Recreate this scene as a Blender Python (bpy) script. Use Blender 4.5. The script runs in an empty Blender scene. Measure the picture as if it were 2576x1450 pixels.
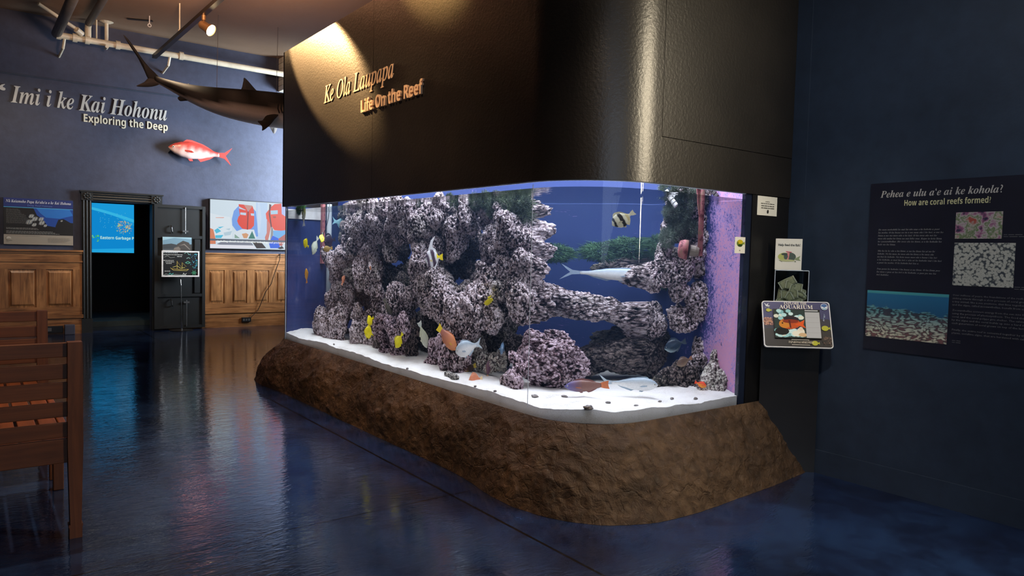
import bpy, bmesh, math, random
import numpy as np
from mathutils import Vector, Matrix, noise

random.seed(7)
noise.seed_set(7)
SC = bpy.context.scene
COL = SC.collection

# ------------------------------------------------------------------ camera
FPX = 1817.46
CX, CY = 1288.0, 725.0
RW = np.array([[0.79861394, 0.00993301, -0.60176167],
               [-0.60134286, 0.0539498, -0.7971676],
               [0.02454665, 0.99849424, 0.0490582]])      # rows: world axes seen from the camera
EYE = np.array([0.0, 0.0, 1.6])
cam = bpy.data.cameras.new('camera')
cam.sensor_width = 36.0
cam.lens = 36.0 * FPX / 2576.0
cam.clip_start, cam.clip_end = 0.05, 100
camo = bpy.data.objects.new('camera', cam)
COL.objects.link(camo)
mw = Matrix.Identity(4)
for i in range(3):
    for j in range(3):
        mw[i][j] = RW[i][j]
    mw[i][3] = EYE[i]
camo.matrix_world = mw
SC.camera = camo

# ------------------------------------------------------------------ world, exposure, daylight and room lamps
SC.view_settings.view_transform = 'Standard'
SC.view_settings.look = 'None'
SC.view_settings.exposure = 0.0
SC.view_settings.gamma = 1.0
SC.view_settings.use_curve_mapping = False
SC.cycles.max_bounces = 10
SC.cycles.transparent_max_bounces = 24
SC.cycles.sample_clamp_indirect = 4.0
world = bpy.data.worlds.new('world')
SC.world = world
world.use_nodes = True
world.node_tree.nodes['Background'].inputs[0].default_value = (0.30, 0.36, 0.55, 1)
world.node_tree.nodes['Background'].inputs[1].default_value = 0.05


def lamp(name, kind, loc, target, energy, color, **kw):
    l = bpy.data.lights.new(name, kind)
    l.energy = energy
    l.color = color
    for k, v in kw.items():
        setattr(l, k, v)
    o = bpy.data.objects.new(name, l)
    COL.objects.link(o)
    o.location = loc
    d = Vector(target) - Vector(loc)
    o.rotation_euler = d.to_track_quat('-Z', 'Y').to_euler()
    return o


WARM = (1.0, 0.60, 0.27)
DAY = (0.80, 0.90, 1.0)
# daylight through the tall windows of the hall
lamp('window_daylight_right', 'AREA', (5.04, 0.35, 2.7), (2.0, 0.9, 2.4), 320, (1.0, 0.85, 0.60), shape='RECTANGLE', size=0.60, size_y=2.6)
lamp('window_daylight_rear', 'AREA', (1.0, -3.9, 2.6), (1.6, 6.0, 1.2), 75, (0.66, 0.80, 1.0), shape='RECTANGLE', size=4.0, size_y=2.4)
lamp('window_daylight_far', 'AREA', (7.6, 12.4, 3.0), (5.25, 14.65, 3.05), 300, DAY, shape='RECTANGLE', size=1.6, size_y=2.4, spread=math.radians(75))
# warm track spots on the canopy; fills for ceiling and right wall are added
lamp('spot_canopy_far', 'SPOT', (2.05, 9.5, 4.9), (3.0, 7.62, 3.66), 4600, (1.0, 0.58, 0.24), spot_size=math.radians(22), spot_blend=0.35, shadow_soft_size=0.03)
lamp('spot_canopy_near', 'SPOT', (1.9, 6.3, 5.15), (3.0, 5.4, 4.26), 2600, (1.0, 0.60, 0.20), spot_size=math.radians(36), spot_blend=0.5, shadow_soft_size=0.03)
lamp('spot_bench', 'SPOT', (-0.4, 5.4, 5.0), (0.1, 5.8, 0.5), 520, (1.0, 0.68, 0.42), spot_size=math.radians(60), spot_blend=0.6, shadow_soft_size=0.05)
lamp('spot_hall', 'SPOT', (2.6, 12.6, 4.85), (3.9, 14.6, 0.4), 260, (1.0, 0.72, 0.45), spot_size=math.radians(85), spot_blend=0.7, shadow_soft_size=0.06)
lamp('spot_hall_left', 'SPOT', (0.6, 11.6, 4.85), (0.6, 14.6, 1.4), 200, (1.0, 0.78, 0.58), spot_size=math.radians(85), spot_blend=0.7, shadow_soft_size=0.06)
lamp('ceiling_bounce_fill', 'SPOT', (2.2, 8.8, 4.45), (2.3, 9.3, 5.38), 1700, (1.0, 0.60, 0.40), spot_size=math.radians(140), spot_blend=1.0, shadow_soft_size=0.3)  # unseen bounce fill added to lift the ceiling
lamp('spot_plinth', 'SPOT', (1.6, 1.2, 4.6), (3.3, 3.2, 0.2), 190, (1.0, 0.72, 0.48), spot_size=math.radians(60), spot_blend=0.8, shadow_soft_size=0.08)
lamp('spot_plinth_side', 'SPOT', (1.3, 5.6, 4.8), (2.8, 5.6, 0.2), 330, (1.0, 0.62, 0.33), spot_size=math.radians(75), spot_blend=0.8, shadow_soft_size=0.08)
lamp('spot_kiosk', 'SPOT', (3.9, 1.4, 3.9), (4.95, 3.0, 1.35), 55, (1.0, 0.92, 0.75), spot_size=math.radians(34), spot_blend=0.9, shadow_soft_size=0.06)
lamp('poster_wall_fill', 'SPOT', (1.6, 0.6, 4.9), (5.1, 1.9, 1.6), 230, (0.86, 0.92, 1.0), spot_size=math.radians(70), spot_blend=0.9, shadow_soft_size=0.08)  # added to brighten the dark right wall, no such spot seen
# aquarium lights inside the hood over the water
lamp('hood_light_far', 'AREA', (3.75, 7.0, 2.75), (3.75, 7.0, 0.0), 95, (0.86, 0.92, 1.0), shape='RECTANGLE', size=1.1, size_y=2.2)
lamp('hood_light_near', 'AREA', (3.75, 4.5, 2.75), (3.75, 4.5, 0.0), 100, (0.82, 0.88, 1.0), shape='RECTANGLE', size=1.1, size_y=2.3)


# ------------------------------------------------------------------ pixel helpers (2576 x 1450 photograph)
def ray(px, py):
    r = RW @ np.array([px - CX, -(py - CY), -FPX])
    return r / np.linalg.norm(r)


def onx(px, py, x):
    r = ray(px, py)
    return EYE + r * (x / r[0])


def ony(px, py, y):
    r = ray(px, py)
    return EYE + r * (y / r[1])


def onz(px, py, z=0.0):
    r = ray(px, py)
    return EYE + r * ((z - EYE[2]) / r[2])


XL, XR, YN, YF = 3.0, 4.6, 3.22, 8.40       # the tank: long face, right wall, near face, far end
RC = 0.55
CC = (XL + RC, YN + RC)
ZB, ZT, ZW = 0.51, 2.075, 2.03
BACK = 14.65
CEIL = 5.38
XWALL = 5.10


def refract(d, n, eta):
    c = -d @ n
    s2 = eta * eta * (1 - c * c)
    return eta * d + (eta * c - math.sqrt(1 - s2)) * n


def wat(px, py, x=None, y=None):
    """point in the water that the pixel shows, on the plane x = or y ="""
    r = ray(px, py)
    p = EYE + r * (XL / r[0])
    n = np.array([-1.0, 0, 0])
    if p[1] < CC[1]:
        ox, oy = -CC[0], -CC[1]
        a = r[0] ** 2 + r[1] ** 2
        b = 2 * (r[0] * ox + r[1] * oy)
        c = ox * ox + oy * oy - RC * RC
        disc = b * b - 4 * a * c
        ok = False
        if disc > 0:
            t = (-b - math.sqrt(disc)) / (2 * a)
            p = EYE + r * t
            ok = p[0] <= CC[0] and p[1] <= CC[1]
            n = np.array([(p[0] - CC[0]) / RC, (p[1] - CC[1]) / RC, 0])
        if not ok:
            p = EYE + r * (YN / r[1])
            n = np.array([0, -1.0, 0])
    d = refract(r, n, 1 / 1.33)
    t = (x - p[0]) / d[0] if x is not None else (y - p[1]) / d[1]
    return p + d * max(t, 0.02)


# ------------------------------------------------------------------ materials
def lin(c):
    return tuple(((v / 12.92) if v <= 0.04045 else ((v + 0.055) / 1.055) ** 2.4) for v in c)


def hx(s):
    s = s.lstrip('#')
    return lin(tuple(int(s[i:i + 2], 16) / 255 for i in (0, 2, 4)))


class NT:
    def __init__(self, name):
        self.m = bpy.data.materials.new(name)
        self.m.use_nodes = True
        self.t = self.m.node_tree
        self.b = self.t.nodes['Principled BSDF']
        self.out = self.t.nodes['Material Output']

    def n(self, typ, **kw):
        nd = self.t.nodes.new(typ)
        for k, v in kw.items():
            setattr(nd, k, v)
        return nd

    def l(self, a, b):
        self.t.links.new(a, b)

    def coords(self, scale=(1, 1, 1)):
        tc = self.n('ShaderNodeTexCoord')
        mp = self.n('ShaderNodeMapping')
        mp.inputs['Scale'].default_value = scale
        self.l(tc.outputs['Object'], mp.inputs['Vector'])
        return mp.outputs[0]

    def noise(self, vec, scale, detail=4, rough=0.55, dist=0.0):
        nd = self.n('ShaderNodeTexNoise')
        nd.inputs['Scale'].default_value = scale
        nd.inputs['Detail'].default_value = detail
        nd.inputs['Roughness'].default_value = rough
        nd.inputs['Distortion'].default_value = dist
        self.l(vec, nd.inputs['Vector'])
        return nd.outputs['Fac']

    def ramp(self, fac, stops):
        nd = self.n('ShaderNodeValToRGB')
        e = nd.color_ramp.elements
        while len(e) < len(stops):
            e.new(0.5)
        for el, (p, c) in zip(e, stops):
            el.position = p
            el.color = tuple(c) + (1,) if len(c) == 3 else c
        self.l(fac, nd.inputs[0])
        return nd.outputs[0]

    def bump(self, h, strength=0.3, dist=0.02, prev=None):
        nd = self.n('ShaderNodeBump')
        nd.inputs['Strength'].default_value = strength
        nd.inputs['Distance'].default_value = dist
        self.l(h, nd.inputs['Height'])
        if prev is not None:
            self.l(prev, nd.inputs['Normal'])
        return nd.outputs[0]

    def math(self, op, a, b=None):
        nd = self.n('ShaderNodeMath', operation=op)
        for i, v in enumerate((a, b)):
            if v is None:
                continue
            if isinstance(v, (int, float)):
                nd.inputs[i].default_value = v
            else:
                self.l(v, nd.inputs[i])
        return nd.outputs[0]

    def set(self, **kw):
        for k, v in kw.items():
            k = {'rough': 'Roughness', 'metal': 'Metallic', 'spec': 'Specular IOR Level', 'col': 'Base Color',
                 'coat': 'Coat Weight', 'alpha': 'Alpha', 'normal': 'Normal', 'sss': 'Subsurface Weight'}[k]
            s = self.b.inputs[k]
            if isinstance(v, (int, float)):
                s.default_value = v
            elif isinstance(v, tuple):
                s.default_value = v + (1,) if len(v) == 3 else v
            else:
                self.l(v, s)
        return self


_MC = {}


def mat(name, color, rough=0.5, metal=0.0, spec=0.5, var=0.15, vscale=6.0, bump=0.0, bscale=60.0, bdist=0.004):
    """plain surface: colour with a slight procedural mottling and optional bump"""
    if name in _MC:
        return _MC[name]
    k = NT(name)
    v = k.coords()
    f = k.noise(v, vscale)
    a = tuple(max(0, c * (1 - var)) for c in color)
    b = tuple(min(1, c * (1 + var)) for c in color)
    k.set(col=k.ramp(f, [(0.3, a), (0.7, b)]), rough=rough, metal=metal, spec=spec)
    if bump:
        k.set(normal=k.bump(k.noise(v, bscale, 3), bump, bdist))
    _MC[name] = k.m
    return k.m


def ink(color, emit=0.0, rough=0.55):
    """flat printed ink or a lit screen colour"""
    key = ('ink', tuple(round(c, 4) for c in color), emit, rough)
    if key in _MC:
        return _MC[key]
    k = NT('screen_colour' if emit else 'printed_ink')
    if emit:
        k.set(col=(0.01, 0.01, 0.01), rough=0.6, spec=0.15)
        k.b.inputs['Emission Color'].default_value = tuple(color) + (1,)
        k.b.inputs['Emission Strength'].default_value = emit
    else:
        k.set(col=tuple(color), rough=rough)
    _MC[key] = k.m
    return k.m


def vcol_mat(name, rough=0.35, spec=0.5, sss=0.0):
    if name in _MC:
        return _MC[name]
    k = NT(name)
    a = k.n('ShaderNodeVertexColor', layer_name='Col')
    v = k.coords()
    f = k.noise(v, 90, 2)
    mx = k.n('ShaderNodeMix', data_type='RGBA', blend_type='MULTIPLY')
    mx.inputs[0].default_value = 0.25
    k.l(a.outputs[0], mx.inputs[6])
    k.l(k.ramp(f, [(0.35, (0.6, 0.6, 0.6)), (0.65, (1, 1, 1))]), mx.inputs[7])
    k.set(col=mx.outputs[2], rough=rough, spec=spec)
    k.set(normal=k.bump(f, 0.08, 0.003))
    _MC[name] = k.m
    return k.m


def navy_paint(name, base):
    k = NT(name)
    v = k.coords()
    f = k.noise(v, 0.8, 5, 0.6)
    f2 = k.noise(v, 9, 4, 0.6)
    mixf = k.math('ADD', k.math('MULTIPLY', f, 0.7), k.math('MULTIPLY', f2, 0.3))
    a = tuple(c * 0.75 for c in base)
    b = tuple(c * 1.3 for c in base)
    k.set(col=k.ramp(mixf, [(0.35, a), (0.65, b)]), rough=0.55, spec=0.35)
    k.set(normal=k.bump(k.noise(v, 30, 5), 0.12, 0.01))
    return k.m


def wood_mat(name, dark, light, rough=0.35, axis=2, scale=1.0):
    k = NT(name)
    sc = [14 * scale, 14 * scale, 14 * scale]
    sc[axis] = 1.1 * scale
    v = k.coords(tuple(sc))
    f = k.noise(v, 1.6, 7, 0.6, 0.8)
    v2 = k.coords()
    f2 = k.noise(v2, 1.7, 3)
    m = k.math('ADD', k.math('MULTIPLY', f, 0.65), k.math('MULTIPLY', f2, 0.35))
    k.set(col=k.ramp(m, [(0.33, dark), (0.52, tuple((a + b) / 2 for a, b in zip(dark, light))), (0.66, light)]), rough=rough, spec=0.4)
    k.set(normal=k.bump(f, 0.12, 0.004))
    return k.m


def floor_mat():
    k = NT('stained_concrete')
    v = k.coords()
    f = k.noise(v, 0.9, 6, 0.62, 0.6)
    f2 = k.noise(v, 5.0, 6, 0.65, 0.5)
    m = k.math('ADD', k.math('MULTIPLY', f, 0.6), k.math('MULTIPLY', f2, 0.4))
    col = k.ramp(m, [(0.30, (0.004, 0.005, 0.011)), (0.46, (0.007, 0.014, 0.045)), (0.58, (0.012, 0.030, 0.090)), (0.72, (0.016, 0.015, 0.025))])
    # saw-cut joints
    sep = k.n('ShaderNodeSeparateXYZ')
    k.l(v, sep.inputs[0])
    jx = k.math('ABSOLUTE', k.math('SUBTRACT', sep.outputs[0], 2.52))
    d = k.math('LESS_THAN', jx, 0.009)
    for y0 in (7.03, 3.95, 10.6, 0.9):
        jy = k.math('ABSOLUTE', k.math('SUBTRACT', sep.outputs[1], y0))
        d = k.math('MAXIMUM', d, k.math('LESS_THAN', jy, 0.007))
    mx = k.n('ShaderNodeMix', data_type='RGBA')
    k.l(d, mx.inputs[0])
    k.l(col, mx.inputs[6])
    mx.inputs[7].default_value = (0.003, 0.003, 0.004, 1)
    rr = k.ramp(k.noise(v, 3.0, 4), [(0.35, (0.05,) * 3), (0.7, (0.12,) * 3)])
    k.set(col=mx.outputs[2], rough=rr, spec=0.95)
    vw = k.coords((2.4, 6.5, 1))
    w1 = k.noise(vw, 1.8, 3, 0.5, 1.6)
    ridge = k.math('ABSOLUTE', k.math('SUBTRACT', w1, 0.5))
    w2 = k.noise(k.coords((7, 18, 1)), 2.0, 2, 0.5, 1.0)
    h = k.math('SUBTRACT', k.math('ADD', k.math('MULTIPLY', ridge, 1.5), k.math('MULTIPLY', w2, 0.55)), k.math('MULTIPLY', d, 0.6))
    k.set(normal=k.bump(h, 0.085, 0.020))
    return k.m


def rock_plinth_mat():
    k = NT('sculpted_brown_rock')
    v = k.coords()
    f = k.noise(v, 1.6, 7, 0.62, 0.4)
    f2 = k.noise(v, 14, 6, 0.65, 0.6)
    m = k.math('ADD', k.math('MULTIPLY', f, 0.6), k.math('MULTIPLY', f2, 0.4))
    col = k.ramp(m, [(0.33, (0.018, 0.010, 0.006)), (0.47, (0.055, 0.031, 0.017)), (0.60, (0.105, 0.062, 0.034)), (0.75, (0.15, 0.095, 0.060))])
    vo = k.n('ShaderNodeTexVoronoi', feature='DISTANCE_TO_EDGE')
    vo.inputs['Scale'].default_value = 5.0
    wv = k.n('ShaderNodeMix', data_type='RGBA', blend_type='ADD')
    wv.inputs[0].default_value = 0.22
    nn = k.n('ShaderNodeTexNoise')
    nn.inputs['Scale'].default_value = 6.0
    k.l(v, nn.inputs['Vector'])
    k.l(v, wv.inputs[6])
    k.l(nn.outputs['Color'], wv.inputs[7])
    k.l(wv.outputs[2], vo.inputs['Vector'])
    crack = k.ramp(vo.outputs['Distance'], [(0.0, (0,) * 3), (0.05, (1,) * 3)])
    h = k.math('ADD', k.math('MULTIPLY', f2, 1.0), k.math('MULTIPLY', crack, 0.10))
    k.set(col=col, rough=0.62, spec=0.35, normal=k.bump(h, 0.9, 0.04))
    return k.m


def reef_mat(name, hi=(0.84, 0.70, 0.75), mid=(0.36, 0.27, 0.285), lo=(0.022, 0.019, 0.020), green=0.0):
    k = NT(name)
    a = k.n('ShaderNodeAttribute', attribute_name='crust')
    v = k.coords()
    nz = k.n('ShaderNodeTexNoise')
    nz.inputs['Scale'].default_value = 30
    nz.inputs['Detail'].default_value = 3
    k.l(v, nz.inputs['Vector'])
    wv = k.n('ShaderNodeMix', data_type='RGBA', blend_type='ADD')
    wv.inputs[0].default_value = 0.035
    k.l(v, wv.inputs[6])
    k.l(nz.outputs['Color'], wv.inputs[7])
    vo = k.n('ShaderNodeTexVoronoi')
    vo.inputs['Scale'].default_value = 48
    k.l(wv.outputs[2], vo.inputs['Vector'])
    vo2 = k.n('ShaderNodeTexVoronoi')
    vo2.inputs['Scale'].default_value = 115
    k.l(wv.outputs[2], vo2.inputs['Vector'])
    plate = k.math('SUBTRACT', 0.93, k.math('MULTIPLY', vo.outputs['Distance'], 1.25))
    plate = k.math('ADD', plate, k.math('MULTIPLY', k.math('SUBTRACT', 0.4, vo2.outputs['Distance']), 0.35))
    g = k.noise(v, 5.0, 4, 0.6)
    m = k.math('ADD', k.math('MULTIPLY', a.outputs['Fac'], 0.62), k.math('MULTIPLY', plate, 0.95))
    m = k.math('ADD', m, k.math('MULTIPLY', k.math('SUBTRACT', g, 0.5), 1.0))
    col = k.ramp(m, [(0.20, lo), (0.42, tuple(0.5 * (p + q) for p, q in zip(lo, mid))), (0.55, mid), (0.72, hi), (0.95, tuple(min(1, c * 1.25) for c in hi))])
    mx = k.n('ShaderNodeMix', data_type='RGBA')
    g2 = k.noise(v, 2.6, 4, 0.6)
    k.l(k.ramp(g2, [(0.52, (0,) * 3), (0.68, (0.45 + green,) * 3)]), mx.inputs[0])
    k.l(col, mx.inputs[6])
    ol = k.ramp(m, [(0.3, (0.03, 0.035, 0.025)), (0.8, (0.34, 0.34, 0.24))])
    k.l(ol, mx.inputs[7])
    k.set(col=mx.outputs[2], rough=0.8, spec=0.2)
    k.set(normal=k.bump(plate, 1.0, 0.022))
    return k.m


M = {}
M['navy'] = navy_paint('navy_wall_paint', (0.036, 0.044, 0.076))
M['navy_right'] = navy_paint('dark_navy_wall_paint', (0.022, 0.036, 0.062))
M['ceiling'] = mat('ceiling_paint', (0.30, 0.205, 0.135), 0.7, var=0.1, vscale=0.6, bump=0.2, bscale=6, bdist=0.02)
M['floor'] = floor_mat()
M['black_wall'] = mat('black_wall_paint', (0.006, 0.006, 0.007), 0.4, bump=0.2, bscale=90)
M['black_wood'] = mat('black_painted_wood', (0.008, 0.010, 0.011), 0.48, bump=0.1, bscale=20)
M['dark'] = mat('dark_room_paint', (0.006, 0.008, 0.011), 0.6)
M['wains'] = wood_mat('varnished_panel_wood', (0.080, 0.030, 0.010), (0.42, 0.20, 0.075), 0.33)
M['wains_h'] = wood_mat('varnished_rail_wood', (0.080, 0.030, 0.010), (0.44, 0.21, 0.080), 0.33, axis=0)
M['teak'] = wood_mat('red_brown_teak_shaded', (0.048, 0.014, 0.005), (0.125, 0.039, 0.014), 0.42, axis=0)  # same wood as the seat, darkened for the shade on the bench back
M['teak_y'] = wood_mat('red_brown_teak_lengthwise_lit', (0.075, 0.019, 0.006), (0.20, 0.058, 0.020), 0.42, axis=1)  # seat copy of the wood, kept lighter where the light falls
M['teak_z'] = wood_mat('red_brown_teak_upright_shaded', (0.048, 0.014, 0.005), (0.125, 0.039, 0.014), 0.42, axis=2)  # posts darkened for shade like the back slats
M['cream_pipe'] = mat('cream_pipe_paint', (0.66, 0.62, 0.48), 0.4)
M['grey_pipe'] = mat('grey_conduit_paint', (0.17, 0.16, 0.14), 0.45)
M['track'] = mat('brown_black_track_metal', (0.020, 0.015, 0.012), 0.4, metal=0.3)
M['lampcan'] = mat('brass_lamp_can', (0.25, 0.14, 0.06), 0.35, metal=0.6)
M['chrome'] = mat('chrome', (0.6, 0.6, 0.6), 0.2, metal=1.0)
M['steel'] = mat('dull_steel', (0.16, 0.165, 0.17), 0.45, metal=0.8)
M['letter_grey'] = mat('pale_grey_letter', (0.46, 0.45, 0.42), 0.5, var=0.04)
M['letter_cream'] = mat('cream_letter', (0.62, 0.58, 0.45), 0.5, var=0.04)
M['letter_peach'] = mat('peach_letter', (0.88, 0.62, 0.42), 0.5, var=0.04)
M['plastic_black'] = mat('black_plastic', (0.008, 0.008, 0.009), 0.35)
M['white_plastic'] = mat('white_plastic', (0.75, 0.76, 0.76), 0.4)
M['paper'] = mat('white_paper', (0.78, 0.77, 0.70), 0.7, var=0.03)
M['plinth'] = rock_plinth_mat()
M['reef'] = reef_mat('pink_crusted_reef_rock')
M['reef_purple'] = reef_mat('purple_crusted_reef_rock', (0.64, 0.50, 0.58), (0.25, 0.15, 0.18), (0.024, 0.016, 0.019))
M['reef_pale'] = reef_mat('pale_coral_rubble', (0.84, 0.78, 0.72), (0.52, 0.45, 0.42), (0.14, 0.11, 0.11))
M['reef_dark'] = reef_mat('dark_brown_reef_rock', (0.26, 0.21, 0.20), (0.10, 0.08, 0.08), (0.03, 0.026, 0.028), 0.2)  # dark rock; on the inner reef the tone also carries cave shade


def canopy_mat():
    k = NT('black_stippled_canopy_paint')
    v = k.coords()
    f = k.noise(v, 48, 3, 0.6)
    big = k.noise(v, 2.0, 4)
    k.set(col=k.ramp(big, [(0.3, (0.011, 0.0095, 0.0085)), (0.7, (0.018, 0.0155, 0.0135))]), rough=0.33, spec=0.6)
    k.set(normal=k.bump(f, 0.30, 0.006))
    return k.m


M['canopy'] = canopy_mat()


def glass_sheet():
    k = NT('acrylic_and_water_interface')
    g = k.n('ShaderNodeBsdfRefraction')
    g.inputs['IOR'].default_value = 1.33
    g.inputs['Roughness'].default_value = 0.0
    gl = k.n('ShaderNodeBsdfGlass')
    gl.inputs['IOR'].default_value = 1.33
    gl.inputs['Color'].default_value = (0.95, 0.97, 1.0, 1)
    k.l(gl.outputs[0], k.out.inputs['Surface'])
    k.t.nodes.remove(g)
    return k.m


def water_top():
    """water surface: lets the hood light through, mirrors what lies below it at shallow angles"""
    k = NT('water_surface')
    fr = k.n('ShaderNodeFresnel')
    fr.inputs['IOR'].default_value = 1.33
    tr = k.n('ShaderNodeBsdfTransparent')
    gl = k.n('ShaderNodeBsdfGlossy')
    gl.inputs['Roughness'].default_value = 0.02
    v = k.coords((1, 1, 1))
    bn = k.bump(k.noise(v, 7.0, 3, 0.5, 0.4), 0.25, 0.03)
    k.l(bn, gl.inputs['Normal'])
    k.l(bn, fr.inputs['Normal'])
    mx = k.n('ShaderNodeMixShader')
    k.l(fr.outputs[0], mx.inputs[0])
    k.l(tr.outputs[0], mx.inputs[1])
    k.l(gl.outputs[0], mx.inputs[2])
    k.l(mx.outputs[0], k.out.inputs['Surface'])
    return k.m


def clear_plastic():
    k = NT('clear_acrylic_box')
    fr = k.n('ShaderNodeFresnel')
    fr.inputs['IOR'].default_value = 1.45
    tr = k.n('ShaderNodeBsdfTransparent')
    tr.inputs['Color'].default_value = (0.93, 0.96, 0.94, 1)
    gl = k.n('ShaderNodeBsdfGlossy')
    gl.inputs['Roughness'].default_value = 0.05
    mx = k.n('ShaderNodeMixShader')
    k.l(fr.outputs[0], mx.inputs[0])
    k.l(tr.outputs[0], mx.inputs[1])
    k.l(gl.outputs[0], mx.inputs[2])
    k.l(mx.outputs[0], k.out.inputs['Surface'])
    return k.m


M['glass'] = glass_sheet()
M['water_top'] = water_top()
M['clear'] = clear_plastic()
M['acrylic_edge'] = mat('edge_lit_acrylic', (0.62, 0.72, 0.85), 0.3, var=0.05)  # pale tone paints the light carried to the clear edges


# ------------------------------------------------------------------ mesh builder
class MB:
    def __init__(self):
        self.v, self.f, self.mi, self.c = [], [], [], []
        self.cur = 0
        self.col = (1, 1, 1)
        self.mats = []

    def use(self, m):
        if m not in self.mats:
            self.mats.append(m)
        self.cur = self.mats.index(m)

    def add(self, vs, fs):
        o = len(self.v)
        self.v += [tuple(map(float, p)) for p in vs]
        self.c += [self.col] * len(vs)
        for f in fs:
            self.f.append([o + i for i in f])
            self.mi.append(self.cur)

    def box(self, a, b):
        x0, y0, z0 = a
        x1, y1, z1 = b
        self.add([(x0, y0, z0), (x1, y0, z0), (x1, y1, z0), (x0, y1, z0), (x0, y0, z1), (x1, y0, z1), (x1, y1, z1), (x0, y1, z1)],
                 [(0, 3, 2, 1), (4, 5, 6, 7), (0, 1, 5, 4), (1, 2, 6, 5), (2, 3, 7, 6), (3, 0, 4, 7)])
        return self

    def obox(self, c, ux, uy, uz, hx_, hy, hz):
        c, ux, uy, uz = map(np.array, (c, ux, uy, uz))
        vs = [c + sx * hx_ * ux + sy * hy * uy + sz * hz * uz for sz in (-1, 1) for sx, sy in ((-1, -1), (1, -1), (1, 1), (-1, 1))]
        self.add(vs, [(0, 3, 2, 1), (4, 5, 6, 7), (0, 1, 5, 4), (1, 2, 6, 5), (2, 3, 7, 6), (3, 0, 4, 7)])
        return self

    def bevbox(self, a, b, r=0.006):
        """box with chamfered edges"""
        bm = bmesh.new()
        bmesh.ops.create_cube(bm, size=1)
        for v in bm.verts:
            v.co = Vector([(a[i] + b[i]) / 2 + v.co[i] * (b[i] - a[i]) for i in range(3)])
        bmesh.ops.bevel(bm, geom=list(bm.edges), offset=r, segments=2, affect='EDGES', profile=0.5)
        self.bm(bm)
        return self

    def bm(self, bm):
        bm.verts.ensure_lookup_table()
        bm.verts.index_update()
        self.add([tuple(v.co) for v in bm.verts], [[v.index for v in f.verts] for f in bm.faces])
        bm.free()

    def tube(self, pts, r, n=10, cap=True):
        pts = [np.array(p, float) for p in pts]
        rs = r if isinstance(r, (list, tuple)) else [r] * len(pts)
        rings = []
        up = None
        for i, p in enumerate(pts):
            t = pts[min(i + 1, len(pts) - 1)] - pts[max(i - 1, 0)]
            t /= np.linalg.norm(t) + 1e-9
            if up is None:
                a = np.array([0, 0, 1.0]) if abs(t[2]) < 0.9 else np.array([1.0, 0, 0])
            else:
                a = up
            s = np.cross(t, a)
            s /= np.linalg.norm(s) + 1e-9
            up = np.cross(s, t)
            rings.append([p + rs[i] * (math.cos(2 * math.pi * k / n) * s + math.sin(2 * math.pi * k / n) * up) for k in range(n)])
        vs = [q for rg in rings for q in rg]
        fs = [(i * n + k, i * n + (k + 1) % n, (i + 1) * n + (k + 1) % n, (i + 1) * n + k) for i in range(len(pts) - 1) for k in range(n)]
        if cap:
            fs.append(tuple(range(n - 1, -1, -1)))
            fs.append(tuple(range((len(pts) - 1) * n, len(pts) * n)))
        self.add(vs, fs)
        return self

    def prism(self, poly, org, ux, uy, un, depth):
        """2-D polygon extruded along un"""
        org, ux, uy, un = map(lambda a: np.array(a, float), (org, ux, uy, un))
        n = len(poly)
        a = [org + p[0] * ux + p[1] * uy for p in poly]
        b = [p + un * depth for p in a]
        self.add(a + b, [tuple(range(n - 1, -1, -1)), tuple(range(n, 2 * n))] + [(i, (i + 1) % n, n + (i + 1) % n, n + i) for i in range(n)])
        return self

    def sheet(self, grid):
        nr, nc = len(grid), len(grid[0])
        self.add([p for r in grid for p in r], [(i * nc + j, i * nc + j + 1, (i + 1) * nc + j + 1, (i + 1) * nc + j) for i in range(nr - 1) for j in range(nc - 1)])
        return self

    def ball(self, c, r, sx=1, sy=1, sz=1, seg=12, ring=8):
        bm = bmesh.new()
        bmesh.ops.create_uvsphere(bm, u_segments=seg, v_segments=ring, radius=1)
        for v in bm.verts:
            v.co = Vector((c[0] + v.co.x * r * sx, c[1] + v.co.y * r * sy, c[2] + v.co.z * r * sz))
        self.bm(bm)
        return self

    def build(self, name, material=None, parent=None, smooth=False, vcol=False, fixn=True):
        me = bpy.data.meshes.new(name)
        off = root_of(parent)
        me.from_pydata([(p[0] - off[0], p[1] - off[1], p[2] - off[2]) for p in self.v], [], self.f)
        if fixn:
            b = bmesh.new()
            b.from_mesh(me)
            bmesh.ops.recalc_face_normals(b, faces=list(b.faces))
            b.to_mesh(me)
            b.free()
        if self.mats:
            for m in self.mats:
                me.materials.append(m)
            me.polygons.foreach_set('material_index', self.mi)
        elif material is not None:
            me.materials.append(material)
        if vcol:
            at = me.color_attributes.new('Col', 'FLOAT_COLOR', 'POINT')
            at.data.foreach_set('color', [x for c in self.c for x in (c[0], c[1], c[2], 1)])
        if smooth:
            me.polygons.foreach_set('use_smooth', [True] * len(me.polygons))
        me.update()
        o = bpy.data.objects.new(name, me)
        COL.objects.link(o)
        if parent is not None:
            o.parent = parent
        return o


def root_of(p):
    x = Vector((0, 0, 0))
    while p is not None:
        x += p.location
        p = p.parent
    return x


def thing(name, label, cat, loc=(0, 0, 0), group=None):
    o = bpy.data.objects.new(name, None)
    o.empty_display_size = 0.1
    COL.objects.link(o)
    o.location = loc
    tag(o, label, cat, group)
    return o


def tag(o, label, cat, group=None, kind=None):
    o['label'] = label
    o['category'] = cat
    if group:
        o['group'] = group
    if kind:
        o['kind'] = kind
    return o


def struct(o, label=None):
    o['kind'] = 'structure'
    if label:
        o['label'] = label
    return o


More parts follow.
